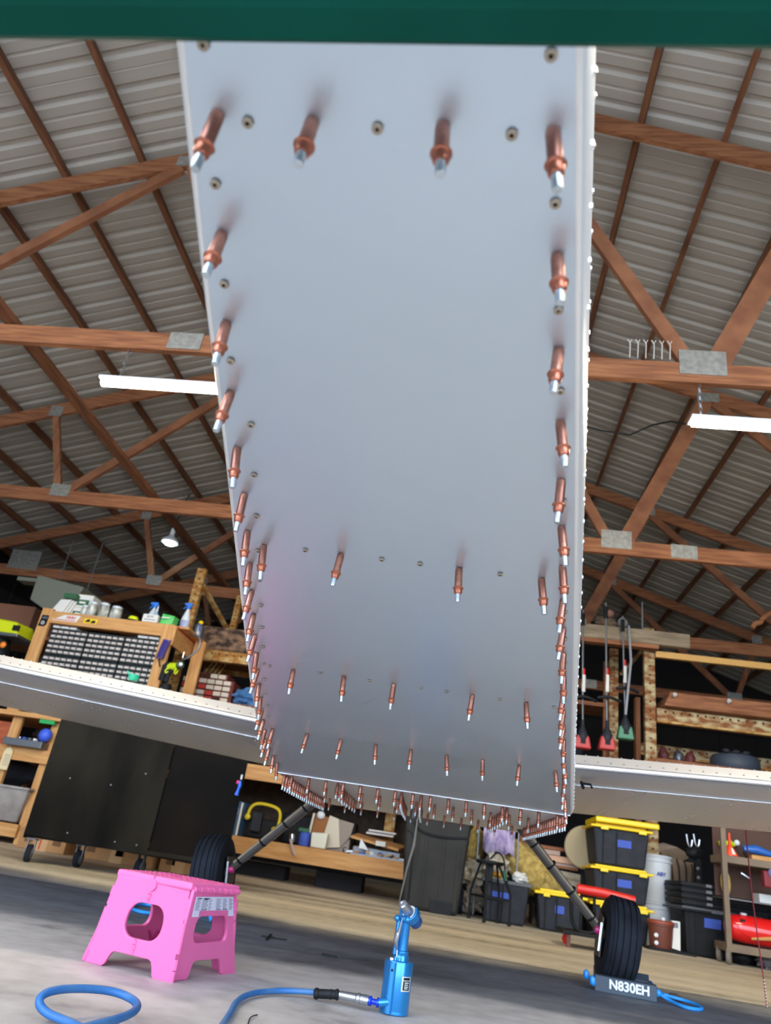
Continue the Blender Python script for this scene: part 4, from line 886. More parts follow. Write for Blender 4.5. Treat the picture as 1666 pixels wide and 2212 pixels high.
bottle('spray_bottle', 'spray bottle with blue trigger behind the small labelled bottle', -3.10, 6.48, zt, 0.045, 0.2, milk, blueS, 1)
bottle('spray_bottle', 'tallest white spray bottle with raised blue and black trigger', -2.82, 6.62, zt, 0.045, 0.27, whiteP, blueS, 1, mat('white_blue_label', (150, 160, 206), 0.5, col2=(226, 226, 232), scale=9))
t = bottle('squeeze_bottle', 'small blue and white labelled bottle in front of the spray bottle', -3.02, 6.38, zt, 0.035, 0.13, mat('pale_blue_plastic', (150, 186, 206), 0.4), None)
MB().lathe([(0.010, 0.13), (0.006, 0.17), (0.003, 0.185), (0, 0.186)], (-3.02, 6.38, zt), (0, 0, 1), 10).build('nozzle', whiteP, t)
t = thing('label_carton', 'white carton with dark lettering at the foot of the spray bottles', 'carton', (-3.04, 6.33, zt))
MB().bb(-3.11, -2.96, 6.31, 6.36, zt, zt+0.075).build('box', paperM, t, bevel=0.003); text('lettering', 'BUFF', 0.03, (-3.035, 6.309, zt+0.05), FACE, inkd, t, 0.0003); MB().bb(-3.09, -2.98, 6.3085, 6.3095, zt+0.018, zt+0.026).build('print', ink, t)
t = thing('green_box', 'bright green carton beside the labelled bottle', 'box', (-2.88, 6.36, zt))
MB().hexa([(-2.94, 6.33, zt), (-2.81, 6.31, zt), (-2.80, 6.4, zt), (-2.93, 6.42, zt)], [(-2.93, 6.33, zt+0.10), (-2.80, 6.31, zt+0.08), (-2.79, 6.4, zt+0.08), (-2.92, 6.42, zt+0.10)]).build('carton', mat('bright_green', (70, 190, 90), 0.5, col2=(120, 210, 120), scale=14), t)
MB().bb(-2.92, -2.84, 6.3, 6.305, zt+0.05, zt+0.06).build('print', paperM, t)
t = thing('lime_dome', 'lime yellow round cap lying on the pine frame', 'cap', (-3.22, 6.36, zt))
MB().lathe([(0.048, 0), (0.046, 0.02), (0.038, 0.034), (0, 0.036)], (-3.22, 6.36, zt+0.01), (0, 0, 1), 20).build('dome', mat('lime_yellow', (214, 226, 20), 0.4), t, True); MB().lathe([(0.05, 0), (0.05, 0.012)], (-3.22, 6.36, zt), (0, 0, 1), 20).build('rim', blackP, t)
greenPr = mat('green_print', (44, 96, 60), 0.6)
for i, (x, y, z, w2, h, lab_) in enumerate(((-3.90, 6.45, zt, 0.15, 0.10, 'green and white carton under the taller one, left end of the frame'), (-3.89, 6.45, zt+0.102, 0.16, 0.13, 'taller green and white carton stacked at the left end of the frame'))):
    t = thing('bulb_carton', lab_, 'carton', (x, y, z)); MB().bb(x, x+w2, y, y+0.16, z, z+h).build('box', paperM, t, bevel=0.002); MB().bb(x+0.005, x+w2*0.8, y-0.003, y, z+0.02, z+h*0.6).build('green_panel', greenPr, t); MB().bb(x+0.03, x+w2*0.6, y-0.005, y-0.003, z+h*0.3, z+h*0.45).build('print', paperM, t)
    MB().bb(x+0.002, x+w2*0.8, y+0.0, y+0.16, z+h-0.002, z+h+0.001).build('top_flap', mat('tan_flap', (176, 160, 92), 0.7), t)
t = thing('paper_stack', 'leaning stack of white paper sleeves at the frame left end', 'paper', (-4.02, 6.5, zt))
for k in range(5): MB().prism([(-4.10+0.02*k, 6.4+0.02*k, zt), (-3.97+0.02*k, 6.4+0.02*k, zt), (-3.93+0.02*k, 6.42+0.02*k, zt+0.16), (-4.04+0.02*k, 6.42+0.02*k, zt+0.15)], (0, 0.006, 0)).build('sleeve', paperM, t)
MB().bb(-4.0, -3.87, 6.38, 6.5, zt+0.165, zt+0.21).build('green_packet', greenPr, t)
glassy = mat('cloudy_jar', (196, 196, 184), 0.2, col2=(150, 150, 140), scale=22, lo=0.4, hi=0.6)
for i, (x, r, h, lab_) in enumerate(((-3.69, 0.045, 0.15, 'narrow clear jar of small parts, first right of the cartons'), (-3.57, 0.052, 0.15, 'square clear jar of white parts between the other jars'), (-3.44, 0.055, 0.13, 'round clear jar of shiny hardware, right of the square one'), (-3.76, 0.035, 0.11, 'short cloudy jar squeezed beside the green cartons'))):
    t = thing('parts_jar', lab_, 'jar', (x, 6.42, zt)); MB().lathe([(r*0.9, 0), (r, 0.01), (r, h*0.8), (r*0.8, h*0.88), (r*0.8, h), (0, h)], (x, 6.42, zt), (0, 0, 1), 4 if i == 1 else 18).build('jar_body', glassy, t, i != 1)
    MB().lathe([(r*0.86, h*0.9), (r*0.86, h*1.05), (0, h*1.05)], (x, 6.42, zt), (0, 0, 1), 16).build('lid', milk, t)
t = thing('grey_canister', 'grey canister with yellow knob beside the frame right end', 'canister', (-2.72, 6.9, zt))
MB().lathe([(0.05, 0), (0.055, 0.02), (0.05, 0.12), (0.03, 0.14), (0, 0.14)], (-2.70, 6.72, zt-0.002), (0, 0, 1), 16).build('can', dsteel, t, True); MB().blob((-2.69, 6.7, zt+0.155), (0.025, 0.025, 0.02), 0).build('yellow_knob', yellowP, t, True); MB().tube([(-2.68, 6.66, zt+0.13), (-2.67, 6.655, zt+0.06)], 0.008, 6).build('blue_tab', blueTape, t)
t = thing('clamp', 'grey C clamp hooked on the right side of the pine frame', 'clamp', (-2.62, 6.5, 1.85))
MB().tube(smooth_pts([(-2.70, 6.5, 1.98), (-2.60, 6.5, 1.97), (-2.56, 6.5, 1.9), (-2.58, 6.5, 1.82), (-2.66, 6.5, 1.74), (-2.70, 6.5, 1.73)], 3), 0.011, 8).build('frame', dsteel, t, True)
MB().tube([(-2.70, 6.5, 1.73), (-2.70, 6.5, 1.80)], 0.006, 8).build('screw', steel, t)
t = thing('spiral_brush', 'purple blue ribbed coil tool hanging on the right pine post', 'coil', (-2.76, 6.24, 1.75)); c_ = V((-2.77, 6.22, 1.83))
hx = []
for k in range(130):
    a = k*0.62; hx.append(c_ + V((0.035*math.cos(a)-0.0002*k, 0.028*math.sin(a), -0.0014*k)))
MB().tube(hx, 0.0045, 5).build('coil', mat('purple_blue_plastic', (62, 60, 150), 0.5), t, True); MB().tube([c_ + V((-0.03, 0, -0.18)), c_ + V((0.0, 0, -0.25))], 0.007, 8).build('end_cord', blackP, t)
t = thing('cordless_drill', 'lime and black cordless drill resting beside the pine frame', 'drill', (-2.62, 6.2, 1.5)); lime = mat('lime_plastic', (196, 214, 30), 0.4)
c_ = V((-2.60, 6.15, 1.58)); MB().lathe([(0.0, -0.08), (0.03, -0.08), (0.036, -0.05), (0.036, 0.03), (0, 0.035)], c_, (1, -0.3, 0.05), 16).build('motor_body', lime, t, True)
MB().lathe([(0.0, 0.0), (0.030, 0.0), (0.036, 0.02), (0.032, 0.05), (0.018, 0.055), (0.015, 0.05), (0, 0.05)], c_ + V((0.045, -0.02, 0.01)), (0.5, -0.85, 0.1), 20).build('chuck', mat('dark_green_chuck', (40, 58, 44), 0.4), t, True)
MB().lathe([(0.0165, 0.055), (0.012, 0.058), (0, 0.056)], c_ + V((0.045, -0.02, 0.01)), (0.5, -0.85, 0.1), 16).build('chuck_disc', whiteP, t, True)
MB().tube([c_ + V((-0.02, 0, -0.01)), c_ + V((-0.045, 0, -0.08)), c_ + V((-0.05, 0, -0.14))], [0.02, 0.02, 0.024], 10).build('grip', blackP, t, True)
MB().tube(smooth_pts([c_ + V((-0.06, -0.01, -0.02)), c_ + V((-0.075, -0.02, -0.05)), c_ + V((-0.06, -0.02, -0.07)), c_ + V((-0.045, -0.02, -0.05))], 2), 0.006, 6).build('trigger_guard', lime, t, True)
MB().tube(smooth_pts([c_ + V((0.03, -0.04, -0.02)), c_ + V((0.025, -0.05, -0.06)), c_ + V((0.045, -0.05, -0.075)), c_ + V((0.055, -0.05, -0.04))], 2), 0.006, 6).build('hook', lime, t, True)
MB().tube([c_ + V((-0.10, 0.02, -0.13)), c_ + V((-0.09, 0.01, 0.0)), c_ + V((-0.07, 0, 0.03))], [0.03, 0.03, 0.02], 10).build('battery', blackP, t, True)
tag(MB().lathe([(0.05, 0), (0.055, 0.02), (0.055, 0.36), (0.045, 0.385), (0, 0.385)], (-2.64, 6.16, 1.04), (0, 0, 1), 18).build('black_canister', blackP, smooth=True), 'tall black canister under the lime drill', 'canister')
t = thing('green_cup', 'emerald green plastic scoop sitting on the left wing', 'scoop', P(288, 1466, 2.72)); c_ = P(288, 1466, 2.72)
teal_ = mat('emerald_plastic', (20, 150, 110), 0.35); MB().lathe([(0.016, -0.008), (0.020, 0.0), (0.021, 0.014), (0.016, 0.016), (0, 0.015)], c_, (0, 0, 1), 16).build('cup', teal_, t, True); MB().tube([c_ + V((-0.016, 0, 0.01)), c_ + V((-0.032, 0, 0.026))], 0.004, 6).build('handle', teal_, t)
# battery charger and boxes at the far left
t = thing('power_tool', 'lime yellow cordless saw with dark base at the left picture edge', 'power tool', (-4.4, 6.25, 1.04))
MB().hexa([(-4.75, 6.2, 1.73), (-4.20, 6.2, 1.70), (-4.20, 6.5, 1.70), (-4.75, 6.5, 1.73)], [(-4.75, 6.22, 1.86), (-4.27, 6.22, 1.83), (-4.24, 6.48, 1.84), (-4.75, 6.48, 1.86)]).build('cover', mat('saw_yellow', (206, 214, 16), 0.5), t, bevel=0.02)
MB().bb(-4.27, -4.205, 6.19, 6.205, 1.74, 1.79).build('dark_label', blackP, t); MB().bb(-4.75, -4.19, 6.18, 6.52, 1.68, 1.71).build('grey_lip', dsteel, t, bevel=0.006)
MB().tube([(-4.5, 6.35, 1.70), (-4.42, 6.35, 1.55), (-4.4, 6.35, 1.4)], [0.12, 0.09, 0.08], 14).build('body', blackP, t, True); MB().blob((-4.32, 6.22, 1.60), (0.03, 0.02, 0.03), 0).build('orange_button', mat('orange', (240, 130, 30), 0.4), t, True)
MB().bb(-4.6, -4.42, 6.2, 6.25, 1.5, 1.64).build('pale_guard', steel, t, bevel=0.01)
MB().tube([(-4.55, 6.35, 1.4), (-4.55, 6.35, 1.05)], 0.1, 12).build('stand', blackP, t)
for i, (x, y, z, r, m_, lab_) in enumerate(((-4.08, 6.6, 1.14, 0.10, mat('dark_cast', (60, 48, 46), 0.6), 'dark cast machine part between saw and pine frame'), )):
    tag(MB().blob((x, y, z+0.36), (r, r, 0.1), 0.5, 3, 4).build('machine_part', m_, smooth=True), lab_, 'part')
tag(MB().bb(-4.13, -4.02, 6.45, 6.7, 1.04, 1.42).build('dark_carton', mat('dark_brown_card', (60, 46, 40), 0.8)), 'dark brown carton under the cast part', 'carton')
sh_ = thing('high_shelf', 'dark high shelf with boxes in the upper left shade', 'shelf', (-4.9, 7.6, 0))
MB().bb(-6.2, -4.3, 7.4, 8.2, 1.95, 1.99).build('shelf_board', woodX, sh_); 
for x in (-6.15, -4.4): MB().bb(x, x+0.06, 7.42, 7.48, 0, 1.95).build('upright', woodZ, sh_)
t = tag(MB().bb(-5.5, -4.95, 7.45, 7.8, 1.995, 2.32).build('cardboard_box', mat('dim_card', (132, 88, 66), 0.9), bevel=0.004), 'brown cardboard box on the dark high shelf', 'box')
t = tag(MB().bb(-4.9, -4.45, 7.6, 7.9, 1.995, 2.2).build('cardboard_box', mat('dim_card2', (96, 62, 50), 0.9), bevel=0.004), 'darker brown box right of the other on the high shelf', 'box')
t = thing('grey_hopper', 'grey sheet metal hopper hanging tilted under the roof at left', 'hopper', (-4.4, 7.0, 2.2))
MB().hexa([(-4.62, 6.8, 2.22), (-4.20, 6.8, 2.03), (-4.15, 7.3, 2.10), (-4.6, 7.3, 2.25)], [(-4.60, 6.75, 2.48), (-4.05, 6.75, 2.40), (-4.05, 7.4, 2.42), (-4.6, 7.4, 2.5)]).build('bin', mat('grey_green_sheet', (112, 114, 100), 0.6), t, bevel=0.01)
MB().bb(-4.95, -4.5, 6.95, 7.1, 2.46, 2.50).build('flange', MATS['grey_green_sheet'], t)
MB().tube([(-4.5, 7.0, 2.48), (-4.5, 7.0, 3.0)], 0.006, 6).build('hanger', dsteel, t); MB().tube([(-4.15, 7.0, 2.42), (-4.15, 7.0, 3.0)], 0.006, 6).build('hanger', dsteel, t)

# ================================================================== racks along the back
def holes(m, a, b_, n, y, s=0.012):
    a, b_ = V(a), V(b_)
    for k in range(n):
        c = a.lerp(b_, (k+0.5)/n); m.lathe([(s, 0), (s, 0.002), (0, 0.002)], (c.x, y, c.z), (0, -1, 0), 6)
slot = mat('dark_slot', (66, 42, 22), 0.9)
rk = thing('pallet_rack', 'worn yellow steel rack beside the drawer frame, seen left of the fuselage', 'rack', (-3.0, 7.5, 0))
def upright(x0, x1, y, z1, m_, par, z0=0.0, nh=None):
    u = MB().bb(x0, x1, y, y+0.07, z0, z1).build('upright', m_, par, bevel=0.004)
    h = MB(); n = nh or int((z1-max(z0, 0))/0.085); 
    for k in range(n):
        zz = max(z0, 0) + (z1-max(z0, 0))*(k+0.5)/n; h.bb((x0+x1)/2-0.010, (x0+x1)/2+0.010, y-0.001, y, zz-0.008, zz+0.008)
    h.build('slots', slot, u); return u
upright(-3.09, -2.99, 7.2, 2.9, orangeR, rk); upright(-2.86, -2.79, 8.0, 2.9, orangeR, rk); upright(-0.24, -0.14, 7.2, 2.9, orangeR, rk)
MB().beam((-3.0, 7.26, 2.72), (-2.84, 8.0, 2.42), 0.04, 0.04).build('brace', orangeR, rk)
bm = MB().bb(-3.0, -0.19, 7.16, 7.2, 1.92, 2.01).build('beam', orangeR, rk, bevel=0.004); h = MB(); holes(h, (-2.95, 0, 1.97), (-0.9, 0, 1.97), 26, 7.158, 0.010); h.build('slots', slot, bm)
MB().bb(-3.0, -0.19, 7.14, 7.22, 1.895, 1.918).build('lip', orangeR, bm)
MB().bb(-3.0, -0.19, 7.9, 7.95, 1.92, 2.01).build('beam', orangeR, rk); MB().bb(-3.0, -0.19, 7.2, 7.95, 1.975, 1.99).build('deck', woodX, rk)
MB().bb(-3.0, -0.19, 7.16, 7.95, 1.47, 1.5).build('deck', woodX, rk)
MB().bb(-3.0, -0.19, 8.2, 8.24, 1.6, 1.72).build('back_beam', rust, rk)
cb_ = MB(); cb_.hexa([(-2.84, 7.22, 2.015), (-1.7, 7.22, 2.015), (-1.7, 7.6, 2.015), (-2.84, 7.6, 2.015)], [(-2.95, 7.2, 2.27), (-1.6, 7.2, 2.27), (-1.6, 7.65, 2.27), (-2.95, 7.65, 2.27)])
tag(cb_.build('camouflage_case', mat('camouflage', (50, 34, 26), 0.85, col2=(142, 108, 82), scale=11, stretch=(1, 1, 1.6), lo=0.38, hi=0.62), bevel=0.02), 'brown camouflage bag lying on the yellow rack beam', 'bag')
# stacked tray boxes, each front cell shows
t = thing('brick_crate', 'dark red crate stacked with pale boxes, under the yellow rack beam', 'crate', (-2.7, 7.3, 1.5)); crim = mat('dark_red_card', (110, 42, 36), 0.8)
pal = mat('pale_packet', (222, 206, 186), 0.7); redb = mat('red_packet', (190, 60, 50), 0.7)
ct_ = MB(); ct_.bb(-2.98, -2.42, 7.32, 7.55, 1.502, 1.74); ct_.bb(-2.9, -2.5, 7.32, 7.55, 1.74, 1.80); ct_.build('crate_body', crim, t)
rnd = random.Random(4)
for r in range(5):
    for c in range(6 if r else 6):
        x, z = -2.965+0.088*c + (0.02 if r == 4 else 0), 1.515+0.058*r
        if r == 4 and (c == 0 or c > 4): continue
        v = rnd.random()
        if v < 0.15 or (r == 4 and c < 3): m_ = slot
        elif v < 0.27: m_ = redb
        else: m_ = pal
        MB().bb(x, x+0.076, 7.29 if m_ is not slot else 7.315, 7.33, z, z+0.044).build('packet', m_, t, bevel=0.004)
tag(MB().blob((-2.22, 7.34, 1.60), (0.18, 0.11, 0.095), 0.35, 2.8, 2, nu=32, nv=20).build('blue_towel', mat('blue_towel', (58, 104, 156), 0.95, col2=(84, 130, 178), scale=14), smooth=True), 'crumpled blue towel on the rack right of the red crate', 'towel')
tag(MB().blob((-2.2, 7.6, 1.72), (0.12, 0.1, 0.1), 0.3, 3, 8).build('tan_bag', mat('tan_cloth', (168, 150, 130), 0.9), smooth=True), 'small pale bag behind the blue towel', 'bag')
for i in range(4): tag(MB().beam((-2.88+0.05*i, 7.5, 1.745), (-2.80+0.05*i, 7.58, 1.97), 0.028, 0.02).build('wood_stick', orangeR), '%s of the wooden sticks standing behind the red crate' % ['leftmost', 'second', 'third', 'rightmost'][i], 'stick', 'wooden sticks behind the crate')

# middle back bench
mb = thing('back_bench', 'long low pine bench shelf against the back, left of the trash can', 'bench', (-1.4, 7.5, 0))
post('shelf_board', -2.62, -0.44, 7.16, 7.20, 0.18, 0.32, pineX, mb); post('shelf_deck', -2.62, -0.44, 7.2, 7.95, 0.30, 0.322, pineX, mb)
post('top_board', -2.62, -0.3, 7.16, 7.20, 0.82, 0.93, pineX, mb); post('bench_top', -2.62, -0.3, 7.18, 8.0, 0.93, 0.96, pineX, mb)
for x in (-2.6, -0.41): post('leg', x, x+0.09, 7.2, 7.24, 0, 0.93, pineZ, mb); post('leg', x, x+0.09, 7.9, 7.94, 0, 0.93, pineZ, mb)
MB().bb(-2.62, -0.44, 7.96, 7.98, 0.33, 0.9).build('back_panel', mat('osb_board', (66, 50, 36), 0.9, col2=(48, 36, 26), scale=18), mb)
zb = 0.324
t = thing('blue_carton', 'blue and white carton at the left end of the back bench shelf', 'carton', (-2.1, 7.3, zb)); MB().hexa([(-2.17, 7.24, zb), (-2.05, 7.22, zb), (-2.04, 7.45, zb), (-2.16, 7.46, zb)], [(-2.14, 7.24, 0.63), (-2.02, 7.22, 0.61), (-2.01, 7.45, 0.61), (-2.13, 7.46, 0.63)]).build('box', mat('dull_blue_card', (56, 90, 124), 0.6), t, bevel=0.003)
MB().bb(-2.045, -2.03, 7.205, 7.225, zb, 0.61).build('white_edge', paperM, t)
MB().ring([V((-2.09+0.035*math.cos(a), 7.222, 0.53+0.035*math.sin(a))) for a in [2*PI*k/16 for k in range(16)]], [V((-2.09+0.022*math.cos(a), 7.222, 0.53+0.022*math.sin(a))) for a in [2*PI*k/16 for k in range(16)]], (0, 0.003, 0)).build('round_print', ink, t)
t = thing('portable_charger', 'black portable machine with a yellow tube handle on the bench shelf', 'machine', (-1.82, 7.45, zb))
MB().bb(-2.0, -1.68, 7.35, 7.6, zb, 0.50).build('case', blackP, t, bevel=0.02); MB().bb(-1.95, -1.85, 7.3, 7.36, 0.38, 0.55).build('front_unit', darkG, t, bevel=0.01)
MB().tube(smooth_pts([(-2.0, 7.32, 0.50), (-1.98, 7.32, 0.60), (-1.90, 7.32, 0.635), (-1.74, 7.32, 0.62), (-1.68, 7.32, 0.58), (-1.68, 7.32, 0.45), (-1.72, 7.32, 0.38)], 3), 0.015, 10).build('yellow_handle', mat('handle_yellow', (216, 190, 30), 0.4), t, True)
for x in (-1.99, -1.71): MB().blob((x, 7.3, 0.5 if x < -1.9 else 0.42), (0.03, 0.02, 0.03), 0).build('yellow_knob', MATS['handle_yellow'], t, True)
t = thing('hammer', 'silver hammer hanging over the bench shelf edge', 'hammer', (-1.47, 7.12, 0.4)); MB().lathe([(0.022, 0), (0.026, 0.01), (0.026, 0.05), (0.02, 0.07)], (-1.50, 7.15, 0.41), (0.1, 0, -1), 12).build('head', steel, t, True); MB().tube([(-1.50, 7.12, 0.36), (-1.47, 7.1, 0.30), (-1.43, 7.1, 0.24)], 0.012, 8).build('handle', mat('pink_grey', (190, 168, 164), 0.4), t, True)
t = thing('tape_roll', 'round blue plastic tub between the hammer and white jug', 'tub', (-1.41, 7.35, zb)); MB().lathe([(0.05, 0), (0.056, 0.01), (0.056, 0.11), (0.05, 0.12), (0, 0.12)], (-1.41, 7.32, zb), (0, 0, 1), 18).build('tub_body', blueTape, t, True); MB().bb(-1.47, -1.37, 7.26, 7.28, zb+0.12, zb+0.15).build('green_lid', greenPr, t)
tag(MB().hexa([(-1.33, 7.22, zb), (-1.19, 7.2, zb), (-1.19, 7.32, zb), (-1.33, 7.34, zb)], [(-1.34, 7.22, 0.45), (-1.18, 7.2, 0.46), (-1.18, 7.32, 0.46), (-1.34, 7.34, 0.45)]).build('white_jug', mat('cream_white', (226, 224, 206), 0.5), bevel=0.012), 'square white plastic jug on the bench shelf', 'jug')
t = thing('open_carton', 'opened white and tan carton tipped up behind the white jug', 'carton', (-1.2, 7.5, zb))
MB().hexa([(-1.38, 7.42, 0.44), (-1.24, 7.40, 0.44), (-1.24, 7.6, 0.44), (-1.38, 7.62, 0.44)], [(-1.36, 7.42, 0.62), (-1.22, 7.4, 0.60), (-1.22, 7.6, 0.60), (-1.36, 7.62, 0.62)]).build('tan_inside', mat('tan_inside', (150, 96, 50), 0.8), t)
MB().prism([(-1.22, 7.38, 0.62), (-1.13, 7.38, 0.6), (-1.08, 7.38, 0.36), (-1.20, 7.38, 0.34), (-1.25, 7.38, 0.44)], (0, 0.01, 0)).build('white_flap', mat('warm_white_card', (206, 196, 176), 0.7), t)
MB().prism([(-1.14, 7.40, 0.6), (-0.98, 7.40, 0.58), (-1.0, 7.40, 0.46), (-1.08, 7.40, 0.36)], (0, 0.01, 0)).build('grey_flap', mat('grey_card', (150, 136, 124), 0.7), t)
MB().prism([(-1.40, 7.39, 0.44), (-1.385, 7.39, 0.62), (-1.365, 7.39, 0.62), (-1.38, 7.39, 0.44)], (0, 0.02, 0)).build('pale_edge', MATS['warm_white_card'], t); MB().bb(-1.38, -1.0, 7.42, 7.62, zb, 0.44).build('lower_box', MATS['grey_card'], t)
tag(MB().blob((-1.31, 7.40, 0.61), (0.04, 0.03, 0.035), 0.2).build('loose_knob', whiteP, smooth=True), 'white rounded lump on the opened carton', 'knob')  # rounded white plastic knob
tag(MB().hexa([(-0.98, 7.30, 0.455), (-0.52, 7.22, 0.40), (-0.46, 7.5, 0.44), (-0.96, 7.6, 0.49)], [(-0.98, 7.30, 0.475), (-0.52, 7.22, 0.42), (-0.46, 7.5, 0.46), (-0.96, 7.6, 0.51)]).build('pine_panel', pineX), 'tilted pine panel lying over the clutter near the trash can', 'panel')
tag(MB().bb(-0.95, -0.5, 7.3, 7.6, zb, 0.395).build('dark_tray', dsteel, bevel=0.01), 'grey metal tray under the tilted pine panel', 'tray')
for i in range(3): tag(MB().bb(-0.86+0.01*i, -0.60+0.01*i, 7.45, 7.65, 0.515+0.014*i, 0.527+0.014*i).build('papers', ink if i == 1 else paperM), ['lowest', 'middle', 'topmost'][i] + ' sheet pad of the pile on the pine panel', 'paper', 'pads on the pine panel')
rnd = random.Random(11)
xs_ = sorted(-1.06 + 0.6*rnd.random() for _ in range(16))
cl_m = [steel, whiteP, dsteel, card, blueTape, mat('tan_scrap', (196, 168, 130), 0.7), orangeR]
for i in range(16):
    x = xs_[i]; y = 7.2 + 0.08*rnd.random(); m_ = cl_m[i % 7]; L2 = 0.04+0.07*rnd.random()
    a = rnd.random()*0.5-0.25
    k = MB(); p0 = V((x, y, zb+0.012)); p1 = p0 + V((L2*math.cos(a), 0.03*rnd.random(), 0.03*rnd.random()))
    if i % 3 == 0: k.tube([p0, p1], 0.009, 8)
    elif i % 3 == 1: k.beam(p0, p1, 0.025, 0.016)
    else: k.blob(p0 + V((0, 0, 0.012)), (0.025, 0.02, 0.02), 0.4, seed=i, nu=10, nv=6)
    tag(k.build('bench_tool', m_, smooth=(i % 3 == 2)), '%s small loose tool from the left, strewn on the low bench shelf' % ORD[i], 'tool', 'tools strewn on the low bench shelf')
MB_t = MB().prism([(-0.88, 7.2, 0.38), (-0.79, 7.2, 0.37), (-0.87, 7.2, 0.46)], (0, 0.05, 0)); tag(MB_t.build('white_wedge', whiteP), 'white triangular wedge in front of the pine panel', 'wedge')
tag(MB().bb(-0.73, -0.64, 7.18, 7.2, 0.42, 0.46).build('white_label', paperM), 'white label leaning against the pine panel', 'label')
tag(MB().bb(-0.95, -0.45, 7.18, 7.21, 0.31, 0.335).build('steel_ruler', dsteel), 'long steel strip lying on the bench shelf edge', 'ruler')
tag(MB().bb(-0.72, -0.62, 7.7, 7.74, 0.33, 0.93).build('yellow_post', orangeR), 'worn yellow post standing behind the pads', 'post')
tag(MB().bb(-1.75, -1.0, 7.75, 7.9, zb, 0.6).build('dark_case', blackP, bevel=0.02), 'long black case at the back of the bench shelf', 'case')
# under the bench, in the dark
for i, (x, w2, z1) in enumerate(((-2.1, 0.5, 0.12), (-1.3, 0.45, 0.14))): tag(MB().bb(x, x+w2, 7.6, 7.85, 0, z1).build('dark_crate', mat('dark_crate', (34, 30, 30), 0.8), bevel=0.01), ['left', 'right'][i] + ' dark crate in the gloom beneath the back bench', 'crate')

# ================================================================== trash can
t = thing('trash_can', 'tall dark grey wheeled trash can standing behind the rivet gun', 'trash can', (-0.16, 6.6, 0))
tc_ = mat('can_plastic', (36, 34, 31), 0.6, col2=(46, 44, 40), scale=4, spec=0.25)
b0 = [V((-0.39, 6.42, 0.03)), V((0.07, 6.40, 0.0)), V((0.10, 6.80, 0.0)), V((-0.37, 6.82, 0.03))]
b0 = [V((-0.38, 6.38, 0.002)), V((0.05, 6.38, 0.002)), V((0.05, 6.8, 0.002)), V((-0.38, 6.8, 0.002))]; t0 = [V((-0.44, 6.34, 0.72)), V((0.11, 6.34, 0.72)), V((0.11, 6.95, 0.72)), V((-0.44, 6.95, 0.72))]
MB().hexa(b0, t0).build('can_body', tc_, t, bevel=0.03, segs=3)
MB().hexa([p + V((0, 0, 0)) for p in (V((-0.455, 6.325, 0.66)), V((0.125, 6.325, 0.66)), V((0.125, 6.97, 0.66)), V((-0.455, 6.97, 0.66)))], [V((-0.46, 6.32, 0.74)), V((0.13, 6.32, 0.74)), V((0.13, 6.98, 0.74)), V((-0.46, 6.98, 0.74))]).build('rim', tc_, t, bevel=0.01)
MB().tube(smooth_pts([(-0.36, 6.335, 0.62), (-0.3, 6.33, 0.56), (-0.16, 6.33, 0.54), (-0.05, 6.335, 0.545), (0.08, 6.34, 0.56)], 2), 0.008, 6).build('moulded_band', blackP, t, True)
MB().tube(smooth_pts([(-0.40, 6.35, 0.56), (-0.345, 6.355, 0.52), (-0.34, 6.36, 0.4), (-0.335, 6.37, 0.06)], 2), 0.006, 6).build('side_groove', blackP, t, True)
for x, z1 in ((-0.24, 0.52), (-0.10, 0.52), (0.02, 0.5)): MB().hexa([(x-0.012, 6.372, 0.03), (x+0.012, 6.372, 0.03), (x+0.012, 6.39, 0.03), (x-0.012, 6.39, 0.03)], [(x-0.012, 6.342, z1), (x+0.012, 6.342, z1), (x+0.012, 6.36, z1), (x-0.012, 6.36, z1)]).build('moulded_rib', tc_, t)
MB().bb(-0.17, 0.0, 6.366, 6.376, 0.0, 0.09).build('foot_recess', blackP, t)
for x in (-0.40, 0.07): MB().lathe([(0.0, -0.02), (0.1, -0.02), (0.1, 0.02), (0, 0.02)], (x, 6.85, 0.1), (1, 0, 0), 20).build('wheel', rubber, t)
tag(MB().tube([(-0.33, 6.3, 0.69), (-0.335, 6.28, 0.45), (-0.37, 6.28, 0.27), (-0.40, 6.28, 0.02)], [0.004, 0.010, 0.007, 0.004], 8).build('grey_pole', mat('dim_grey_pole', (110, 110, 108), 0.5), smooth=True), 'thin grey pole leaning on the trash can left side', 'pole')
# ================================================================== metal stool frame, clothes, insulation, lumber
t = thing('stool_frame', 'thin black metal stool with bare legs right of the trash can', 'stool', (0.28, 6.35, 0))
lg = [(0.14, 6.5), (0.25, 6.25), (0.44, 6.3), (0.36, 6.46)]; tpz = [(0.20, 6.42), (0.25, 6.32), (0.34, 6.34), (0.33, 6.45)]
for (x, y), (a, c) in zip(lg, tpz):
    l_ = MB().tube([(x, y, 0.006), (x, y, 0.2), (a, c, 0.40)], 0.009, 8).build('leg', blackP, t, True)
    MB().lathe([(0.016, 0), (0.012, 0.02)], (x, y, 0), (0, 0, 1), 10).build('foot', blackP, l_)
for z, k in ((0.16, 0.75), ):
    q = [V((x, y, 0.17)) for x, y in lg]; MB().tube(q, 0.008, 6, closed=True).build('foot_ring', blackP, t)
MB().lathe([(0.10, 0.40), (0.11, 0.41), (0.11, 0.425), (0, 0.43)], (0.27, 6.38, 0), (0, 0, 1), 24).build('seat', blackP, t, True)
MB().bb(0.24, 0.30, 6.35, 6.41, 0.28, 0.40).build('swivel_column', blackP, t, bevel=0.005)
t = thing('looped_cord', 'black and green cord looped over the metal stool', 'cord', (0.33, 6.3, 0.43))
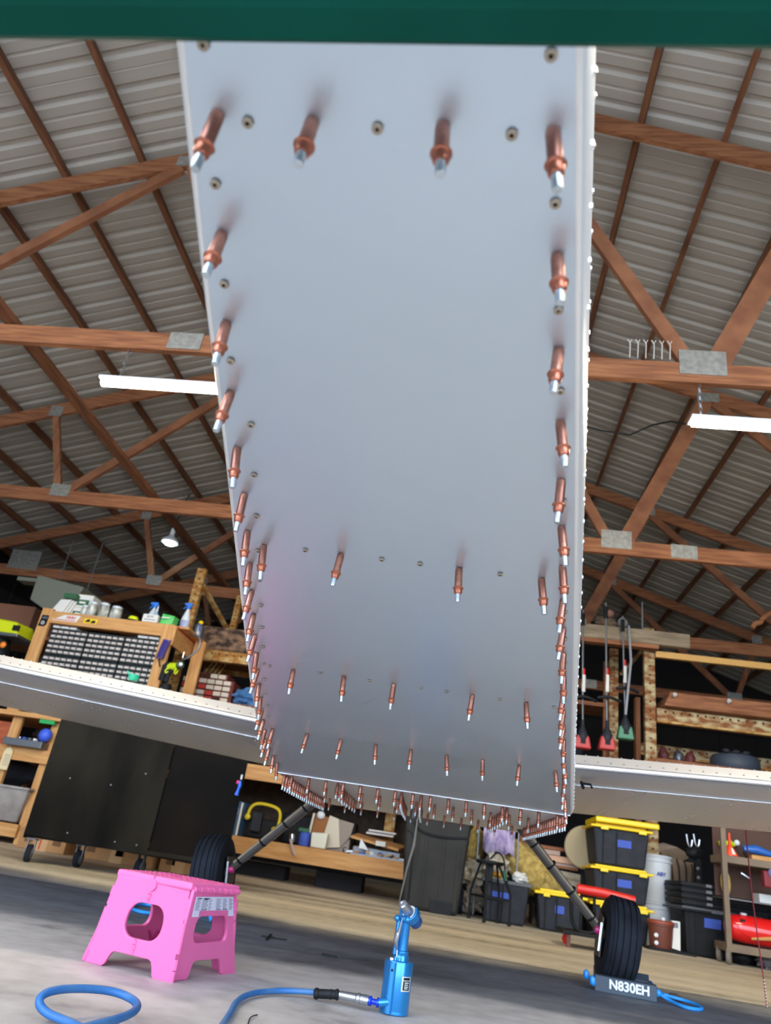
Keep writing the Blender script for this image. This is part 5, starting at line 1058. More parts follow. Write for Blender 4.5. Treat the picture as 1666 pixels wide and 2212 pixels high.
MB().tube(smooth_pts([(0.27, 6.34, 0.44), (0.32, 6.3, 0.50), (0.37, 6.28, 0.46), (0.38, 6.25, 0.38), (0.40, 6.24, 0.30), (0.44, 6.24, 0.20)], 3), 0.007, 6).build('cord', blackP, t, True)
MB().tube([(0.375, 6.245, 0.37), (0.395, 6.235, 0.30)], 0.013, 8).build('green_grip', mat('deep_green', (20, 76, 52), 0.5), t, True)
t = thing('hanging_cloth', 'lilac patterned cloth hanging above the insulation bags', 'cloth', (0.37, 6.75, 0.6))
pl2 = mat('lilac_cloth', (150, 130, 178), 0.9, col2=(206, 190, 212), scale=16)
n = 26; vs = []
for r, z in ((0, 0.76), (1, 0.62), (2, 0.52)):
    for k in range(n):
        u = k/(n-1); x = 0.22 + 0.27*u; zz = z - (0.035*abs(math.sin(u*7.5)) if r == 2 else 0) ; vs.append((x, 6.90 + 0.02*math.sin(u*26+r), zz))
fs = [(r*n+k, r*n+k+1, (r+1)*n+k+1, (r+1)*n+k) for r in range(2) for k in range(n-1)]
o = MB().add(vs, fs).build('drape', pl2, t, True); sd = o.modifiers.new('s', 'SOLIDIFY'); sd.thickness = 0.004
MB().tube([(0.18, 6.90, 0.76), (0.52, 6.90, 0.76)], 0.008, 6).build('rail', dsteel, t)
for x in (0.18, 0.52): MB().tube([(x, 6.90, 0.76), (x, 6.90, 0.01)], 0.007, 6).build('stand', dsteel, t)
yel = mat('yellow_insulation', (150, 122, 62), 0.95, col2=(190, 164, 92), scale=30, bump=0.5)
t = tag(MB().blob((0.63, 7.08, 0.42), (0.35, 0.15, 0.15), 0.28, 2.6, 3, nu=36, nv=20, M=Matrix.Rotation(math.radians(32), 3, 'Y')).build('insulation_bag', yel, smooth=True), 'big mustard yellow bag of insulation slumped behind the black totes', 'bag')
t = tag(MB().blob((0.13, 7.18, 0.56), (0.12, 0.12, 0.17), 0.25, 2.6, 6, nu=24, nv=16).build('insulation_bag', yel, smooth=True), 'smaller yellow insulation roll next to the trash can', 'bag')
wht = mat('cream_rags', (160, 146, 122), 0.95, col2=(206, 194, 172), scale=12, bump=0.4)
for i, (x, y, z, r, lab_) in enumerate(((0.17, 7.08, 0.33, 0.11, 'cream crumpled rag pile behind the stool, highest'), (0.35, 6.93, 0.39, 0.10, 'cream crumpled rag pile behind the looped cord'), (0.18, 7.08, 0.11, 0.10, 'cream crumpled rag pile low beside the trash can'))):
    tag(MB().blob((x, y, z), (r, 0.1, r*0.95), 0.7, 3.2, i+20, nu=28, nv=18).build('rag_pile', wht, smooth=True), lab_, 'rags')
tag(MB().bb(0.02, 0.30, 7.22, 7.5, 0, 0.2).build('dark_box', mat('dark_box2', (36, 32, 30), 0.8), bevel=0.01), 'dark box under the cream rags', 'box')
tag(MB().blob((0.35, 6.56, 0.335), (0.05, 0.03, 0.022), 0.3, seed=4).build('orange_scrap', mat('orange_scrap', (230, 160, 50), 0.6), smooth=True), 'orange scrap lying on the rim of the open black tote', 'scrap')
tag(MB().blob((0.53, 6.62, 0.34), (0.055, 0.045, 0.035), 0.7, 3, 7).build('crumpled_paper', paperM, smooth=True), 'crumpled white paper on the edge of the open black tote', 'paper')
def tote(name, lab_, x0, x1, y0, y1, z0, z1, taper=0.03, lid=None, lidh=0.035, tape=None, tz=0.6, body=None, open_=False, ribs=(0.18, 0.42)):
    t = thing(name, lab_, 'tote', ((x0+x1)/2, (y0+y1)/2, z0)); bo = body or darkG
    MB().hexa([(x0+taper, y0+taper, z0), (x1-taper, y0+taper, z0), (x1-taper, y1-taper, z0), (x0+taper, y1-taper, z0)], [(x0, y0, z1), (x1, y0, z1), (x1, y1, z1), (x0, y1, z1)]).build('tub', bo, t, bevel=0.015)
    h = z1-z0
    for f in ribs:
        x = x0+(x1-x0)*f; MB().hexa([(x-0.006, y0+taper-0.006, z0+0.01), (x+0.006, y0+taper-0.006, z0+0.01), (x+0.006, y0+taper+0.01, z0+0.01), (x-0.006, y0+taper+0.01, z0+0.01)], [(x-0.006, y0-0.006, z1-0.01), (x+0.006, y0-0.006, z1-0.01), (x+0.006, y0+0.01, z1-0.01), (x-0.006, y0+0.01, z1-0.01)]).build('corner_rib', blackP, t)
    if lid:
        MB().bb(x0-0.025, x1+0.025, y0-0.025, y1+0.025, z1, z1+lidh*0.55).build('lid', lid, t, bevel=0.008)
        MB().bb(x0+0.02, x1-0.02, y0+0.02, y1-0.02, z1+lidh*0.5, z1+lidh).build('lid_panel', lid, t, bevel=0.006)
        for f in (0.12, 0.8): MB().bb(x0+(x1-x0)*f, x0+(x1-x0)*(f+0.14), y0-0.035, y0-0.015, z1-0.015, z1+0.015).build('latch', lid, t, bevel=0.004)
    else: MB().ring([V(p) for p in ((x0-0.012, y0-0.012, z1-0.02), (x1+0.012, y0-0.012, z1-0.02), (x1+0.012, y1+0.012, z1-0.02), (x0-0.012, y1+0.012, z1-0.02))], [V(p) for p in ((x0+0.01, y0+0.01, z1-0.02), (x1-0.01, y0+0.01, z1-0.02), (x1-0.01, y1-0.01, z1-0.02), (x0+0.01, y1-0.01, z1-0.02))], (0, 0, 0.024)).build('rim', mat('grey_rim', (84, 82, 84), 0.5), t)
    if tape: 
        a, c, w2 = tape; zz = z0+h*tz; yy = y0 + taper*(1-tz) - 0.004
        MB().prism([(a, yy+0.003, zz-0.02), (c, yy+0.003, zz-0.02), (c, yy-0.001, zz+w2), (a, yy-0.001, zz+w2)], (0, 0.002, 0)).build('tape_label', blueTape, t)
    return t
tote('storage_tote', 'open black tote with rags, right behind the metal stool', 0.24, 0.60, 6.50, 6.84, 0.002, 0.30, tape=(0.30, 0.44, 0.03), tz=0.62)
tote('storage_tote', 'black tote with yellow lid on the floor left of the creeper seat', 0.66, 1.02, 6.50, 6.84, 0.002, 0.25, lid=yellowP, lidh=0.04, tape=(0.80, 0.87, 0.035), tz=0.6)
stk_ = [(0.002, 0.235, 'bottom tote of the yellow-lidded stack, behind right tire', 0), (0.275, 0.49, 'middle tote of the yellow-lidded stack, blue tape on front', 1), (0.53, 0.80, 'topmost tote of the yellow-lidded stack, thick yellow lid', 1)]
for z0, z1, lab_, tp_ in stk_: tote('storage_tote', lab_, 1.09, 1.53, 6.55, 7.0, z0, z1, lid=yellowP, lidh=0.036, tape=(1.27, 1.39, 0.035) if tp_ else None, tz=0.6)
tag(MB().bb(1.10, 1.60, 6.5, 7.05, 0.838, 0.88).build('loose_cover', yellowP, bevel=0.01), 'loose extra yellow lid on top of the tote stack', 'lid')
# lumber and rolls behind
pinkw = mat('pinkish_lumber', (196, 148, 118), 0.75, col2=(214, 170, 138), scale=3, stretch=(1, 10, 10))
for i, (x0, x1, z0, z1, m_, lab_) in enumerate(((0.55, 0.96, 0.605, 0.635, woodX, 'topmost brown board of the lumber pile'), (0.70, 0.92, 0.565, 0.603, mat('grey_board', (176, 150, 136), 0.8), 'short pale board second from top of the lumber pile'), (0.72, 1.08, 0.51, 0.562, pinkw, 'thick pinkish board in the lumber pile beside the totes'), (0.74, 1.08, 0.465, 0.485, woodX, 'thin lower board of the lumber pile'))):
    tag(MB().bb(x0, x1, 7.26, 7.6, z0, z1).build('lumber_board', m_, bevel=0.003), lab_, 'board')
tag(MB().bb(0.74, 1.08, 7.28, 7.6, 0.486, 0.509).build('spacer_board', MATS['grey_board']), 'grey spacer board between the two lower lumber boards', 'board')
for i, z in enumerate((0.43, 0.37, 0.31)):
    tag(MB().tube([(0.74, 7.31-0.01*i, z), (1.12, 7.31-0.01*i, z-0.02)], 0.032, 12).build('cloth_roll', mat('cream_roll', (196, 184, 158), 0.9, col2=(168, 154, 130), scale=8), smooth=True), ['topmost', 'middle', 'lowest'][i] + ' cream roll lying under the lumber boards', 'roll')
tag(MB().bb(0.70, 1.10, 7.26, 7.6, 0, 0.27).build('grey_bin', mat('grey_bin', (96, 88, 78), 0.8)), 'dull grey bin under the cream rolls', 'bin')
t = thing('white_disc', 'pale round fibre disc standing behind the yellow tote stack', 'disc', (1.14, 7.2, 0.7)); MB().lathe([(0.0, 0), (0.17, 0), (0.18, 0.012), (0.17, 0.024), (0, 0.024)], (1.12, 7.15, 0.66), (-0.3, -1, 0.1), 28).build('disc', mat('pale_fibre', (176, 160, 128), 0.9), t, True); MB().bb(1.1, 1.2, 7.17, 7.25, 0, 0.6).build('stand', blackP, t)
tag(MB().bb(1.55, 1.62, 7.3, 7.36, 0, 0.85).build('yellow_post', orangeR), 'worn yellow post behind the white buckets', 'post')
# buckets
def bucket(x, y, z, r, h, m_, lab_, lid=None, txt=None):
    t = thing('bucket', lab_, 'bucket', (x, y, z))
    MB().lathe([(r*0.86, 0), (r*0.88, 0.005), (r*0.97, h*0.86), (r*1.03, h*0.87), (r*1.03, h*0.9), (r*0.98, h*0.91), (r*1.0, h), (r*0.9, h)], (x, y, z), (0, 0, 1), 28).build('pail', m_, t, True)
    MB().lathe([(r*1.05, h*0.965), (r*1.07, h), (r*1.02, h*1.02), (0, h*1.02)], (x, y, z), (0, 0, 1), 28).build('lid', lid or m_, t, True)
    return t
b1_ = bucket(1.685, 7.02, 0.0, 0.125, 0.31, whiteP, 'lower white bucket of the pair right of the tote stack')
b2_ = bucket(1.685, 7.02, 0.318, 0.13, 0.35, whiteP, 'upper white bucket with blue print, stacked on the other')
text('print', 'ABY', 0.04, (1.70, 6.886, 0.53), FACE, blueTape, b2_, 0.0004, bold=0.001)
MB().lathe([(0.013, 0), (0.012, 0.002), (0, 0.002)], (1.735, 6.903, 0.46), (0, -1, 0), 12).build('round_print', blueTape, b2_)
bx = thing('small_bucket', 'brown bucket with lid in front of the white buckets', 'bucket', (1.56, 6.45, 0)); brn = mat('brown_bucket', (108, 56, 42), 0.5)
MB().lathe([(0.075, 0), (0.078, 0.005), (0.09, 0.16), (0.095, 0.165), (0.095, 0.175), (0.09, 0.18)], (1.57, 6.42, 0.0), (0, 0, 1), 24).build('pail', brn, bx, True); MB().lathe([(0.098, 0.178), (0.098, 0.195), (0.085, 0.20), (0.084, 0.192), (0, 0.192)], (1.57, 6.42, 0.0), (0, 0, 1), 24).build('lid', mat('rust_lid', (150, 70, 46), 0.5), bx, True)
MB().blob((1.575, 6.36, 0.21), (0.018, 0.018, 0.014), 0.0).build('white_knob', whiteP, bx, True)
for z in (0.05, 0.10): MB().blob((1.52, 6.345, z), (0.016, 0.006, 0.015), 0).build('white_spot', whiteP, bx, True)
t = thing('white_carton', 'narrow white printed carton standing by the brown bucket', 'carton', (1.67, 6.4, 0)); MB().hexa([(1.63, 6.38, 0.03), (1.70, 6.38, 0.02), (1.70, 6.45, 0.02), (1.63, 6.45, 0.03)], [(1.66, 6.44, 0.21), (1.72, 6.44, 0.21), (1.72, 6.5, 0.21), (1.66, 6.5, 0.21)]).build('box', paperM, t, bevel=0.003); MB().bb(1.655, 1.70, 6.425, 6.43, 0.16, 0.2).build('dark_print', ink, t)
tag(MB().bb(1.46, 1.80, 6.33, 6.50, 0.0, 0.018).build('dolly_plate', blackP, bevel=0.004), 'flat black plate on the floor under the brown bucket', 'plate')
# nested black bins
t = None
for i in range(5):
    z = 0.30 + 0.042*i; x0, x1 = 1.72, 2.36
    if i == 0: t = tote('black_tote', 'large black bin on the floor with a blue tape label, bottom of the nested stack', 1.74, 2.30, 6.42, 6.84, 0.002, 0.32, body=blackP, taper=0.02, tape=(1.89, 2.01, 0.045), tz=0.68, ribs=(0.08, 0.16, 0.9))
    else:
        t = thing('nested_tote', '%s of the four black bins nested on the large black bin' % ['lowest', 'second lowest', 'second highest', 'highest'][i-1], 'tote', (2.0, 6.7, z))
        MB().ring([V(p) for p in ((x0, 6.39, z-0.005), (x1, 6.39, z-0.005), (x1, 6.875, z-0.005), (x0, 6.875, z-0.005))], [V(p) for p in ((x0+0.03, 6.42, z-0.005), (x1-0.03, 6.42, z-0.005), (x1-0.03, 6.845, z-0.005), (x0+0.03, 6.845, z-0.005))], (0, 0, 0.030)).build('rim', blackP, t, bevel=0.006)
        MB().ring([V(p) for p in ((x0+0.02, 6.41, z-0.012), (x1-0.02, 6.41, z-0.012), (x1-0.02, 6.865, z-0.012), (x0+0.02, 6.865, z-0.012))], [V(p) for p in ((x0+0.035, 6.43, z-0.012), (x1-0.035, 6.43, z-0.012), (x1-0.035, 6.85, z-0.012), (x0+0.035, 6.85, z-0.012))], (0, 0, 0.008)).build('wall_step', darkG, t)
        MB().tube([(x0+0.18, 6.38, z+0.012), (x0+0.22, 6.38, z+0.012)], 0.012, 8).build('handle_end', mat('light_grey_clip', (120, 120, 126), 0.4), t, True)
tag(MB().bb(1.58, 1.93, 6.37, 6.385, 0.298, 0.312).build('black_bar', blackP), 'thin black bar lying across the buckets and black bins', 'bar')
# tan chair back
ch = thing('tan_chair', 'tan moulded chair back with slits, standing behind the black bins', 'chair', (1.85, 7.2, 0)); tan = mat('tan_shell', (134, 112, 92), 0.6, col2=(150, 128, 106), scale=5)
ou = [(1.86, 0.40), (1.83, 0.46), (1.77, 0.52), (1.71, 0.60), (1.69, 0.70), (1.72, 0.77), (1.79, 0.79), (1.90, 0.77), (2.02, 0.72), (2.10, 0.66), (2.10, 0.40)]
sl = [[(x+0.10*(0.5-i*0.13), 0.70-0.01*i), (x+0.10*(0.5-i*0.13)+0.012, 0.70-0.01*i), (x+0.008+0.04, 0.50), (x+0.04, 0.50)] for i, x in enumerate(())]
plate2d('shell', [(a, b_) for a, b_ in ou], [], 0.015, lambda u, v, w_: V((u*1.03, 7.36 + 1.2*(u-1.88)**2 + w_, v*1.02)), tan, ch, 0.004)
for i in range(5):
    x = 1.76+0.065*i; q = 1.2
    MB().tube([(x*1.03, 7.345 + q*(x-1.88)**2, 0.72-0.014*i), (x*1.03+0.03-0.005*i, 7.345 + q*(x-1.86)**2, 0.62), (x*1.03+0.045-0.01*i, 7.345+q*(x-1.84)**2, 0.5)], 0.006, 6).build('slit', slot, ch, True)
MB().bb(1.90, 2.16, 7.38, 7.7, 0.36, 0.40).build('seat', tan, ch, bevel=0.01)
for x in (1.92, 2.14):
    for y in (7.40, 7.68): MB().tube([(x, y, 0.36), (x, y, 0)], 0.012, 6).build('leg', blackP, ch)
# black jack stand
t = thing('jack_stand', 'black floor jack with two upright silver arms', 'jack', (2.03, 6.9, 0))
MB().bb(2.02, 2.07, 7.05, 7.1, 0, 0.72).build('column', blackP, t); MB().blob((2.02, 7.05, 0.74), (0.075, 0.05, 0.05), 0.3, 4, 3).build('head', blackP, t, True)
for x, z in ((1.97, 0.79), (2.03, 0.80)):
    MB().tube(smooth_pts([(x-0.012, 7.05, z+0.09), (x, 7.05, z+0.0), (x+0.025, 7.05, z-0.012), (x+0.035, 7.05, z+0.05)], 2), 0.009, 8).build('arm', steel, t, True)
for z in (0.7, 0.62, 0.55): MB().lathe([(0.016, 0), (0.014, 0.01), (0, 0.012)], (2.04, 7.045, z), (0, -1, 0), 10).build('bolt', dsteel, t, True)
MB().prism([(1.92, 7.04, 0.66), (2.02, 7.04, 0.72), (2.05, 7.04, 0.66)], (0, 0.04, 0)).build('bracket', blackP, t); MB().bb(1.9, 2.2, 7.02, 7.2, 0, 0.03).build('base', blackP, t)
# brown metal cart on casters at the right edge
ct2 = thing('metal_cart', 'brown painted metal shelf cart on casters at the right edge', 'cart', (2.1, 6.3, 0)); brs = mat('brown_cart_paint', (112, 94, 76), 0.6, col2=(130, 110, 88), scale=6)
for x in (1.935, 2.75):
    for y in ((6.08,) if x < 2 else (6.08, 6.325)): MB().bb(x, x+0.035, y, y+0.035, 0.10, 0.92).build('post', brs, ct2)
for z in (0.70, 0.13, 0.42): MB().bb(1.935, 2.78, 6.085, 6.36, z-(0.05 if z != 0.42 else 0.01), z).build('shelf', brs if z != 0.42 else dsteel, ct2, bevel=0.003)
MB().bb(1.96, 2.78, 6.36, 6.363, 0.43, 0.92).build('back_panel', mat('brown_back', (82, 56, 44), 0.8), ct2)
for x, y in ((1.95, 6.1), (2.74, 6.1), (1.95, 6.31), (2.74, 6.31)):
    c_ = MB().lathe([(0, -0.016), (0.04, -0.016), (0.045, -0.01), (0.045, 0.01), (0.04, 0.016), (0, 0.016)], (x, y, 0.045), (0.9, -0.4, 0), 20).build('caster', mat('worn_grey_wheel', (118, 108, 96), 0.7), ct2, True)
    MB().bb(x-0.02, x+0.02, y-0.02, y+0.02, 0.078, 0.10).build('bracket', brs, c_)
t = thing('orange_funnel', 'orange plastic funnel standing upside down on the cart shelf', 'funnel', (2.02, 6.2, 0.702)); org_ = mat('funnel_orange', (236, 76, 34), 0.4)
MB().lathe([(0.055, 0), (0.055, 0.006), (0.018, 0.07), (0.012, 0.08), (0.008, 0.16), (0.006, 0.16)], (2.02, 6.16, 0.702), (0, 0, 1), 24).build('cone', org_, t, True); MB().prism([(2.018, 6.108, 0.715), (2.045, 6.112, 0.712), (2.032, 6.135, 0.755), (2.018, 6.133, 0.76)], (0, -0.002, 0)).build('white_label', paperM, t)
for nm, lab_, mk in (('blue_tool', 'blue cordless tool lying on the top cart shelf', 0), ('yellow_tool', 'lime tool lying behind the orange funnel', 1)):
    t = thing(nm, lab_, 'tool', (2.2, 6.25, 0.702))
    if mk == 0:
        MB().tube([(2.13, 6.2, 0.77), (2.22, 6.2, 0.775), (2.33, 6.2, 0.755)], [0.022, 0.032, 0.02], 10).build('body', mat('tool_blue', (36, 96, 178), 0.4), t, True); MB().tube([(2.14, 6.2, 0.75), (2.15, 6.18, 0.712)], 0.016, 8).build('grip', blackP, t, True)
        MB().blob((2.12, 6.3, 0.81), (0.022, 0.02, 0.022), 0).build('white_cap', whiteP, t, True)
    else: MB().tube([(1.99, 6.31, 0.79), (2.08, 6.31, 0.80), (2.11, 6.31, 0.79)], [0.018, 0.024, 0.01], 8).build('body', mat('lime_plastic', (196, 214, 30)), t, True); MB().tube([(2.05, 6.31, 0.79), (2.05, 6.31, 0.70)], 0.015, 8).build('grip', blackP, t)
tag(MB().bb(2.16, 2.30, 6.12, 6.2, 0.702, 0.73).build('wood_offcut', pineX), 'small wooden offcut on the front of the top cart shelf', 'offcut')
t = thing('red_tank', 'glossy red plastic fuel tank lying on the bottom cart shelf', 'tank', (2.2, 6.3, 0.132)); rg = mat('tank_red', (226, 30, 30), 0.22, coat=0.5)
MB().lathe([(0.0, 0), (0.058, 0.004), (0.08, 0.03), (0.09, 0.10), (0.092, 0.3), (0.09, 0.55), (0.06, 0.6), (0, 0.61)], (1.975, 6.215, 0.235), (1, 0, -0.02), 32).build('tank_body', rg, t, True)
MB().lathe([(0.022, 0), (0.022, 0.012), (0, 0.013)], (2.10, 6.20, 0.324), (0, -0.1, 1), 14).build('cap', whiteP, t, True); MB().tube(smooth_pts([(2.03, 6.13, 0.25), (2.05, 6.125, 0.21), (2.12, 6.128, 0.19), (2.25, 6.13, 0.195)], 2), 0.004, 6).build('moulded_seam', rg, t, True)
MB().bb(2.055, 2.09, 6.138, 6.144, 0.265, 0.295).build('hazard_mark', blackP, t)
tag(MB().tube([(2.12, 6.13, 0.18), (2.32, 6.1, 0.21), (2.5, 6.1, 0.2)], [0.008, 0.018, 0.02], 8).build('wooden_handle', pineX, smooth=True), 'pale wooden tool handle laid against the red tank', 'handle')
tag(MB().blob((2.02, 6.3, 0.52), (0.035, 0.04, 0.09), 0.1).build('yellow_bottle', mat('mustard_bottle', (206, 176, 90), 0.5), smooth=True), 'mustard yellow bottle on the middle cart shelf', 'bottle')
tag(MB().bb(2.22, 2.4, 6.2, 6.33, 0.422, 0.48).build('white_carton', paperM, bevel=0.003), 'white carton at the right end of the middle cart shelf', 'carton')
tag(MB().tube([(2.1, 6.2, 0.6), (2.16, 6.2, 0.57)], 0.008, 6).build('steel_rod', steel), 'short steel rod hooked in the cart', 'rod')
tag(MB().blob((2.1, 6.32, 0.045), (0.07, 0.06, 0.044), 0.2).build('black_case', blackP, smooth=True), 'black rounded case beneath the brown cart', 'case')
tag(MB().blob((2.28, 6.3, 0.045), (0.07, 0.06, 0.044), 0.7, 4, 3).build('chain_pile', mat('chain_grey', (120, 112, 112), 0.5, 0.4), smooth=True), 'grey pile of chain beneath the brown cart', 'chain')
# red cord hanging near the right edge, with its red reel
rp_ = thing('tie_down_rope', 'thin red cord with white flecks hanging to the floor at the right edge', 'cord', Q(1657, 2176)); fl = Q(1657, 2176, 0.004)
tops = V((fl.x-0.02, fl.y+0.05, 0.75)); pts = [fl, fl + V((-0.004, 0, 0.1)), tops.lerp(fl, 0.5) + V((-0.008, 0, 0)), tops]
MB().tube(smooth_pts(pts, 2), 0.0028, 6).build('cord', mat('dark_red_cord', (140, 34, 40), 0.6), rp_, True)
m = MB()
for k in range(9): p_ = fl.lerp(fl + V((-0.004, 0, 0.1)), k/9); m.lathe([(0.0032, 0), (0.0032, 0.004)], p_ + V((0, 0, 0.002)), (0.3, 0, 1), 6)
m.build('white_flecks', paperM, rp_)
t = thing('red_reel', 'dark red box-shaped reel hung on the cart, right picture edge', 'reel', (2.24, 6.0, 0.58)); MB().bb(2.19, 2.36, 6.0, 6.06, 0.52, 0.63).build('case', mat('dark_red', (120, 24, 32), 0.5), t, bevel=0.012); MB().lathe([(0.03, 0), (0.03, 0.008), (0, 0.01)], (2.25, 6.0, 0.62), (0, -1, 0), 14).build('blue_hub', mat('blue_grey_hub', (86, 84, 130), 0.5), t, True)

# ================================================================== right upper rack
rr = thing('pallet_rack', 'rusty white and orange steel rack right of the fuselage', 'rack', (2.3, 7.5, 0))
upright(1.66, 1.76, 7.2, 2.76, rust, rr); upright(1.46, 1.55, 7.9, 2.72, rust, rr); upright(3.6, 3.7, 7.2, 2.76, rust, rr)
MB().beam((1.58, 7.9, 2.45), (1.70, 7.24, 2.60), 0.03, 0.03).build('brace', rust, rr)
for z0, z1, y, nh in ((1.85, 1.965, 7.16, 20), (1.66, 1.76, 7.9, 20)):
    bm = MB().bb(1.76, 3.6, y, y+0.05, z0, z1).build('beam', rust, rr, bevel=0.004); h = MB(); holes(h, (1.80, 0, z1-0.03), (3.55, 0, z1-0.03), 24, y-0.002, 0.012); h.build('slots', slot, bm)
    MB().bb(1.76, 3.6, y-0.02, y+0.04, z0-0.02, z0).build('lip', orangeR, bm)
MB().bb(1.76, 3.6, 7.16, 7.21, 2.46, 2.52).build('yellow_beam', mat('yellow_beam', (206, 158, 84), 0.5), rr)
tag(MB().hexa([(1.80, 7.05, 1.972), (3.5, 7.05, 1.972), (3.5, 7.9, 1.972), (1.80, 7.9, 1.972)], [(1.86, 7.05, 2.10), (3.5, 7.0, 2.10), (3.5, 7.9, 2.10), (1.86, 7.9, 2.10)]).build('plywood_sheet', woodX), 'brown wooden panel stacked on the rusty right rack', 'panel')
for x in (1.88, 2.36): tag(MB().lathe([(0.016, 0), (0.016, 0.03), (0.010, 0.03), (0.010, 0.0)], (x, 7.0, 2.06), (0, -1, 0.3), 12).build('ring_bolt', whiteP), 'small white ring bolt on the %s of the brown wooden panel' % ('left end' if x < 2 else 'middle'), 'bolt')
t = thing('grey_drum', 'dark grey round drum lying under the right rack beams', 'drum', (2.5, 7.6, 1.55)); MB().lathe([(0.0, 0), (0.20, 0.0), (0.22, 0.03), (0.22, 0.10), (0.2, 0.14), (0.12, 0.17), (0, 0.18)], (2.55, 7.5, 1.52), (0, 0, 1), 32).build('drum_body', mat('dark_blue_grey', (58, 66, 78), 0.6), t, True)
for k in range(3): MB().blob((2.42+0.09*k, 7.32, 1.68), (0.035, 0.02, 0.018), 0.2, seed=k).build('lump', darkG, t, True)
MB().bb(1.76, 3.6, 7.2, 7.9, 1.48, 1.515).build('deck', woodX, rr)
for i, (x, m_) in enumerate(((1.92, mat('dark_red_can', (96, 40, 40), 0.6)), (2.06, dsteel), (2.17, MATS['dark_red_can']))): tag(MB().blob((x, 7.6, 1.60), (0.05, 0.05, 0.075), 0.2, seed=i).build('shelf_item', m_, smooth=True), ['dark red lump left on the rack deck', 'grey lump in the middle of the rack deck', 'dark red lump beside the grey drum'][i], 'item')
# grey log beam with the hanging string trimmers
lg_ = thing('hanging_beam', 'grey weathered timber beam hanging across behind the right wing', 'beam', (1.5, 7.15, 2.6))
MB().bb(0.85, 2.06, 7.05, 7.13, 2.55, 2.69).build('timber', mat('grey_timber', (120, 104, 84), 0.85, col2=(150, 134, 110), scale=4, stretch=(1, 8, 8)), lg_, bevel=0.01); MB().bb(0.85, 1.76, 7.04, 7.14, 2.505, 2.545).build('lower_strip', woodX, lg_)
for x in (0.95, 1.62): MB().tube([(x, 7.09, 2.69), (x, 7.09, 2.99)], 0.008, 6).build('hanger', dsteel, lg_)
def trimmer(x, y, ztop, zhead, m_, lab_, flare=True):
    t = thing('string_trimmer', lab_, 'trimmer', (x, y, zhead))
    MB().tube([(x-0.02, y, ztop), (x-0.01, y, (ztop+zhead)/2), (x, y, zhead+0.16)], 0.009, 8).build('shaft', dsteel, t, True)
    MB().lathe([(0.0, 0.16), (0.014, 0.16), (0.018, 0.10), (0.05, 0.03), (0.055, 0.0), (0.05, -0.02)], (x, y, zhead), (0, 0, 1), 14).build('neck', darkG, t, True)
    MB().hexa([(x-0.075, y-0.05, zhead-0.10), (x+0.075, y-0.05, zhead-0.10), (x+0.075, y+0.06, zhead-0.10), (x-0.075, y+0.06, zhead-0.10)], [(x-0.055, y-0.04, zhead+0.015), (x+0.055, y-0.04, zhead+0.015), (x+0.055, y+0.05, zhead+0.015), (x-0.055, y+0.05, zhead+0.015)]).build('engine_cover', m_, t, bevel=0.012)
    MB().bb(x-0.022, x+0.022, y-0.053, y-0.046, zhead-0.06, zhead-0.015).build('badge', blackP, t)
    MB().tube([(x, y, zhead+0.42), (x+0.001, y, zhead+0.58)], 0.017, 8).build('grip', paperM, t, True); MB().tube([(x, y, zhead+0.58), (x, y, zhead+0.64)], 0.012, 8).build('red_collar', redP, t, True)
    MB().tube(smooth_pts([(x-0.09, y-0.03, zhead+0.35), (x, y-0.05, zhead+0.37), (x+0.12, y-0.02, zhead+0.34)], 2), 0.016, 6).build('handle_loop', blackP, t, True)
    MB().tube([(x-0.02, y, ztop-0.16), (x-0.02, y, ztop-0.04)], 0.02, 8).build('gear_head', blackP, t)
    return t
dred = mat('faded_red', (184, 54, 54), 0.5)
trimmer(1.25, 6.88, 2.86, 1.57, dred, 'hanging string trimmer with red engine, the middle one'); trimmer(1.05, 6.98, 2.80, 1.57, dred, 'hanging string trimmer with red engine, half hidden by the fuselage'); trimmer(1.43, 6.98, 2.78, 1.70, mat('faded_green', (70, 130, 100), 0.5), 'hanging string trimmer with green engine, beside the rusty post')
tag(MB().tube([(1.48, 7.036, 2.70), (1.46, 6.86, 2.3), (1.41, 6.86, 1.80)], 0.011, 8).build('white_pole', mat('grey_white_pole', (150, 152, 158), 0.4), smooth=True), 'grey-white pole leaning in front of the green trimmer', 'pole')
tag(MB().blob((1.27, 7.09, 2.74), (0.10, 0.04, 0.045), 0.6, 3, 3).build('rope_bundle', mat('brown_rope', (100, 82, 66), 0.9), smooth=True), 'brown rope bundle sitting on the grey beam above the middle trimmer', 'rope')
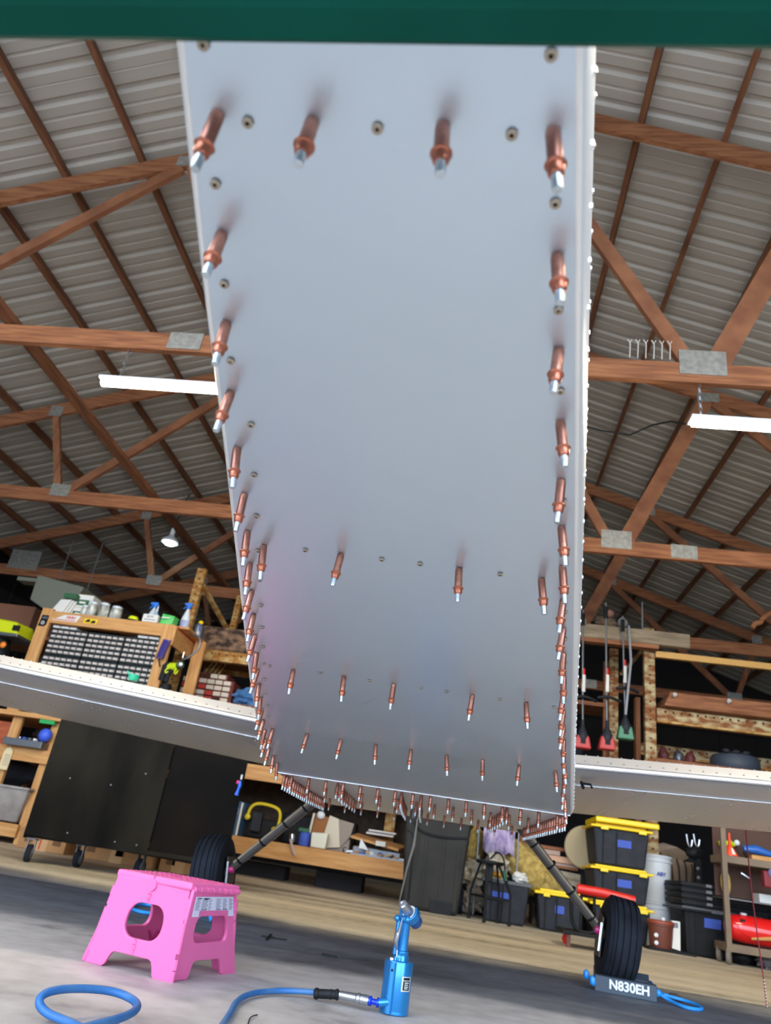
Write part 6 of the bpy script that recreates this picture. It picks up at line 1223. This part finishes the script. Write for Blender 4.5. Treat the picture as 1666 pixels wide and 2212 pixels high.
tag(MB().blob((1.30, 7.07, 2.82), (0.045, 0.04, 0.04), 0.1).build('brown_ball', mat('brown_ball', (132, 90, 80), 0.6), smooth=True), 'brown rounded cap on the rope bundle', 'cap')
tag(MB().blob((1.43, 7.09, 2.745), (0.05, 0.04, 0.05), 0.2).build('white_box', mat('dim_white', (130, 130, 128), 0.7), smooth=True), 'dim white lump on the grey beam right of the rope', 'lump')
mid_ = thing('storage_shelf', 'dark wooden shelf behind the hanging trimmers', 'shelf', (1.3, 8.2, 1.5))
for z in (1.47, 2.1): MB().bb(0.6, 1.5, 8.0, 8.5, z, z+0.04).build('board', woodX, mid_)
for x in (0.62, 1.42): MB().bb(x, x+0.05, 8.02, 8.07, 0, 2.6).build('upright', woodZ, mid_)
for i, (x, z, m_) in enumerate(((0.8, 1.86, darkG), (1.1, 1.86, blackP))): tag(MB().lathe([(0.06, -0.06), (0.13, -0.06), (0.15, -0.03), (0.15, 0.03), (0.13, 0.06), (0.06, 0.06)], (x, 8.22, z-0.20), (0, 1, 0), 24).build('rubber_ring', rubber, smooth=True), ['left', 'right'][i] + ' small dark tire standing on the shelf behind the trimmers', 'tire')
tag(MB().bb(1.62, 1.66, 7.4, 7.5, 0, 2.1).build('leaning_plank', woodZ), 'thin plank standing beside the rusty rack post', 'plank')
tag(MB().tube(smooth_pts([(2.62, 7.0, 2.80), (2.66, 7.0, 2.86), (2.70, 7.0, 2.86), (2.74, 7.0, 2.93), (2.82, 7.0, 2.98), (2.90, 7.0, 3.10)], 3), 0.024, 8).build('bent_branch', woodX, smooth=True), 'bent brown branch hanging under the truss at the right edge', 'branch')
# wires and a clip strip stuck on the right truss tie
ww = thing('glass_tubes', 'row of thin clear wire loops standing on the nearest truss tie', 'wire', (0.8, 3.46, 3.12))
for k in range(6):
    x = 0.74 + 0.045*k; MB().tube([(x, 3.46, 3.115), (x+0.004, 3.46, 3.22), (x-0.01, 3.46, 3.25)], 0.0035, 6).build('wire', mat('pale_wire', (196, 190, 180), 0.3), ww, True)
    MB().tube([(x, 3.46, 3.22), (x+0.014, 3.46, 3.25)], 0.0025, 6).build('wire', MATS['pale_wire'], ww)
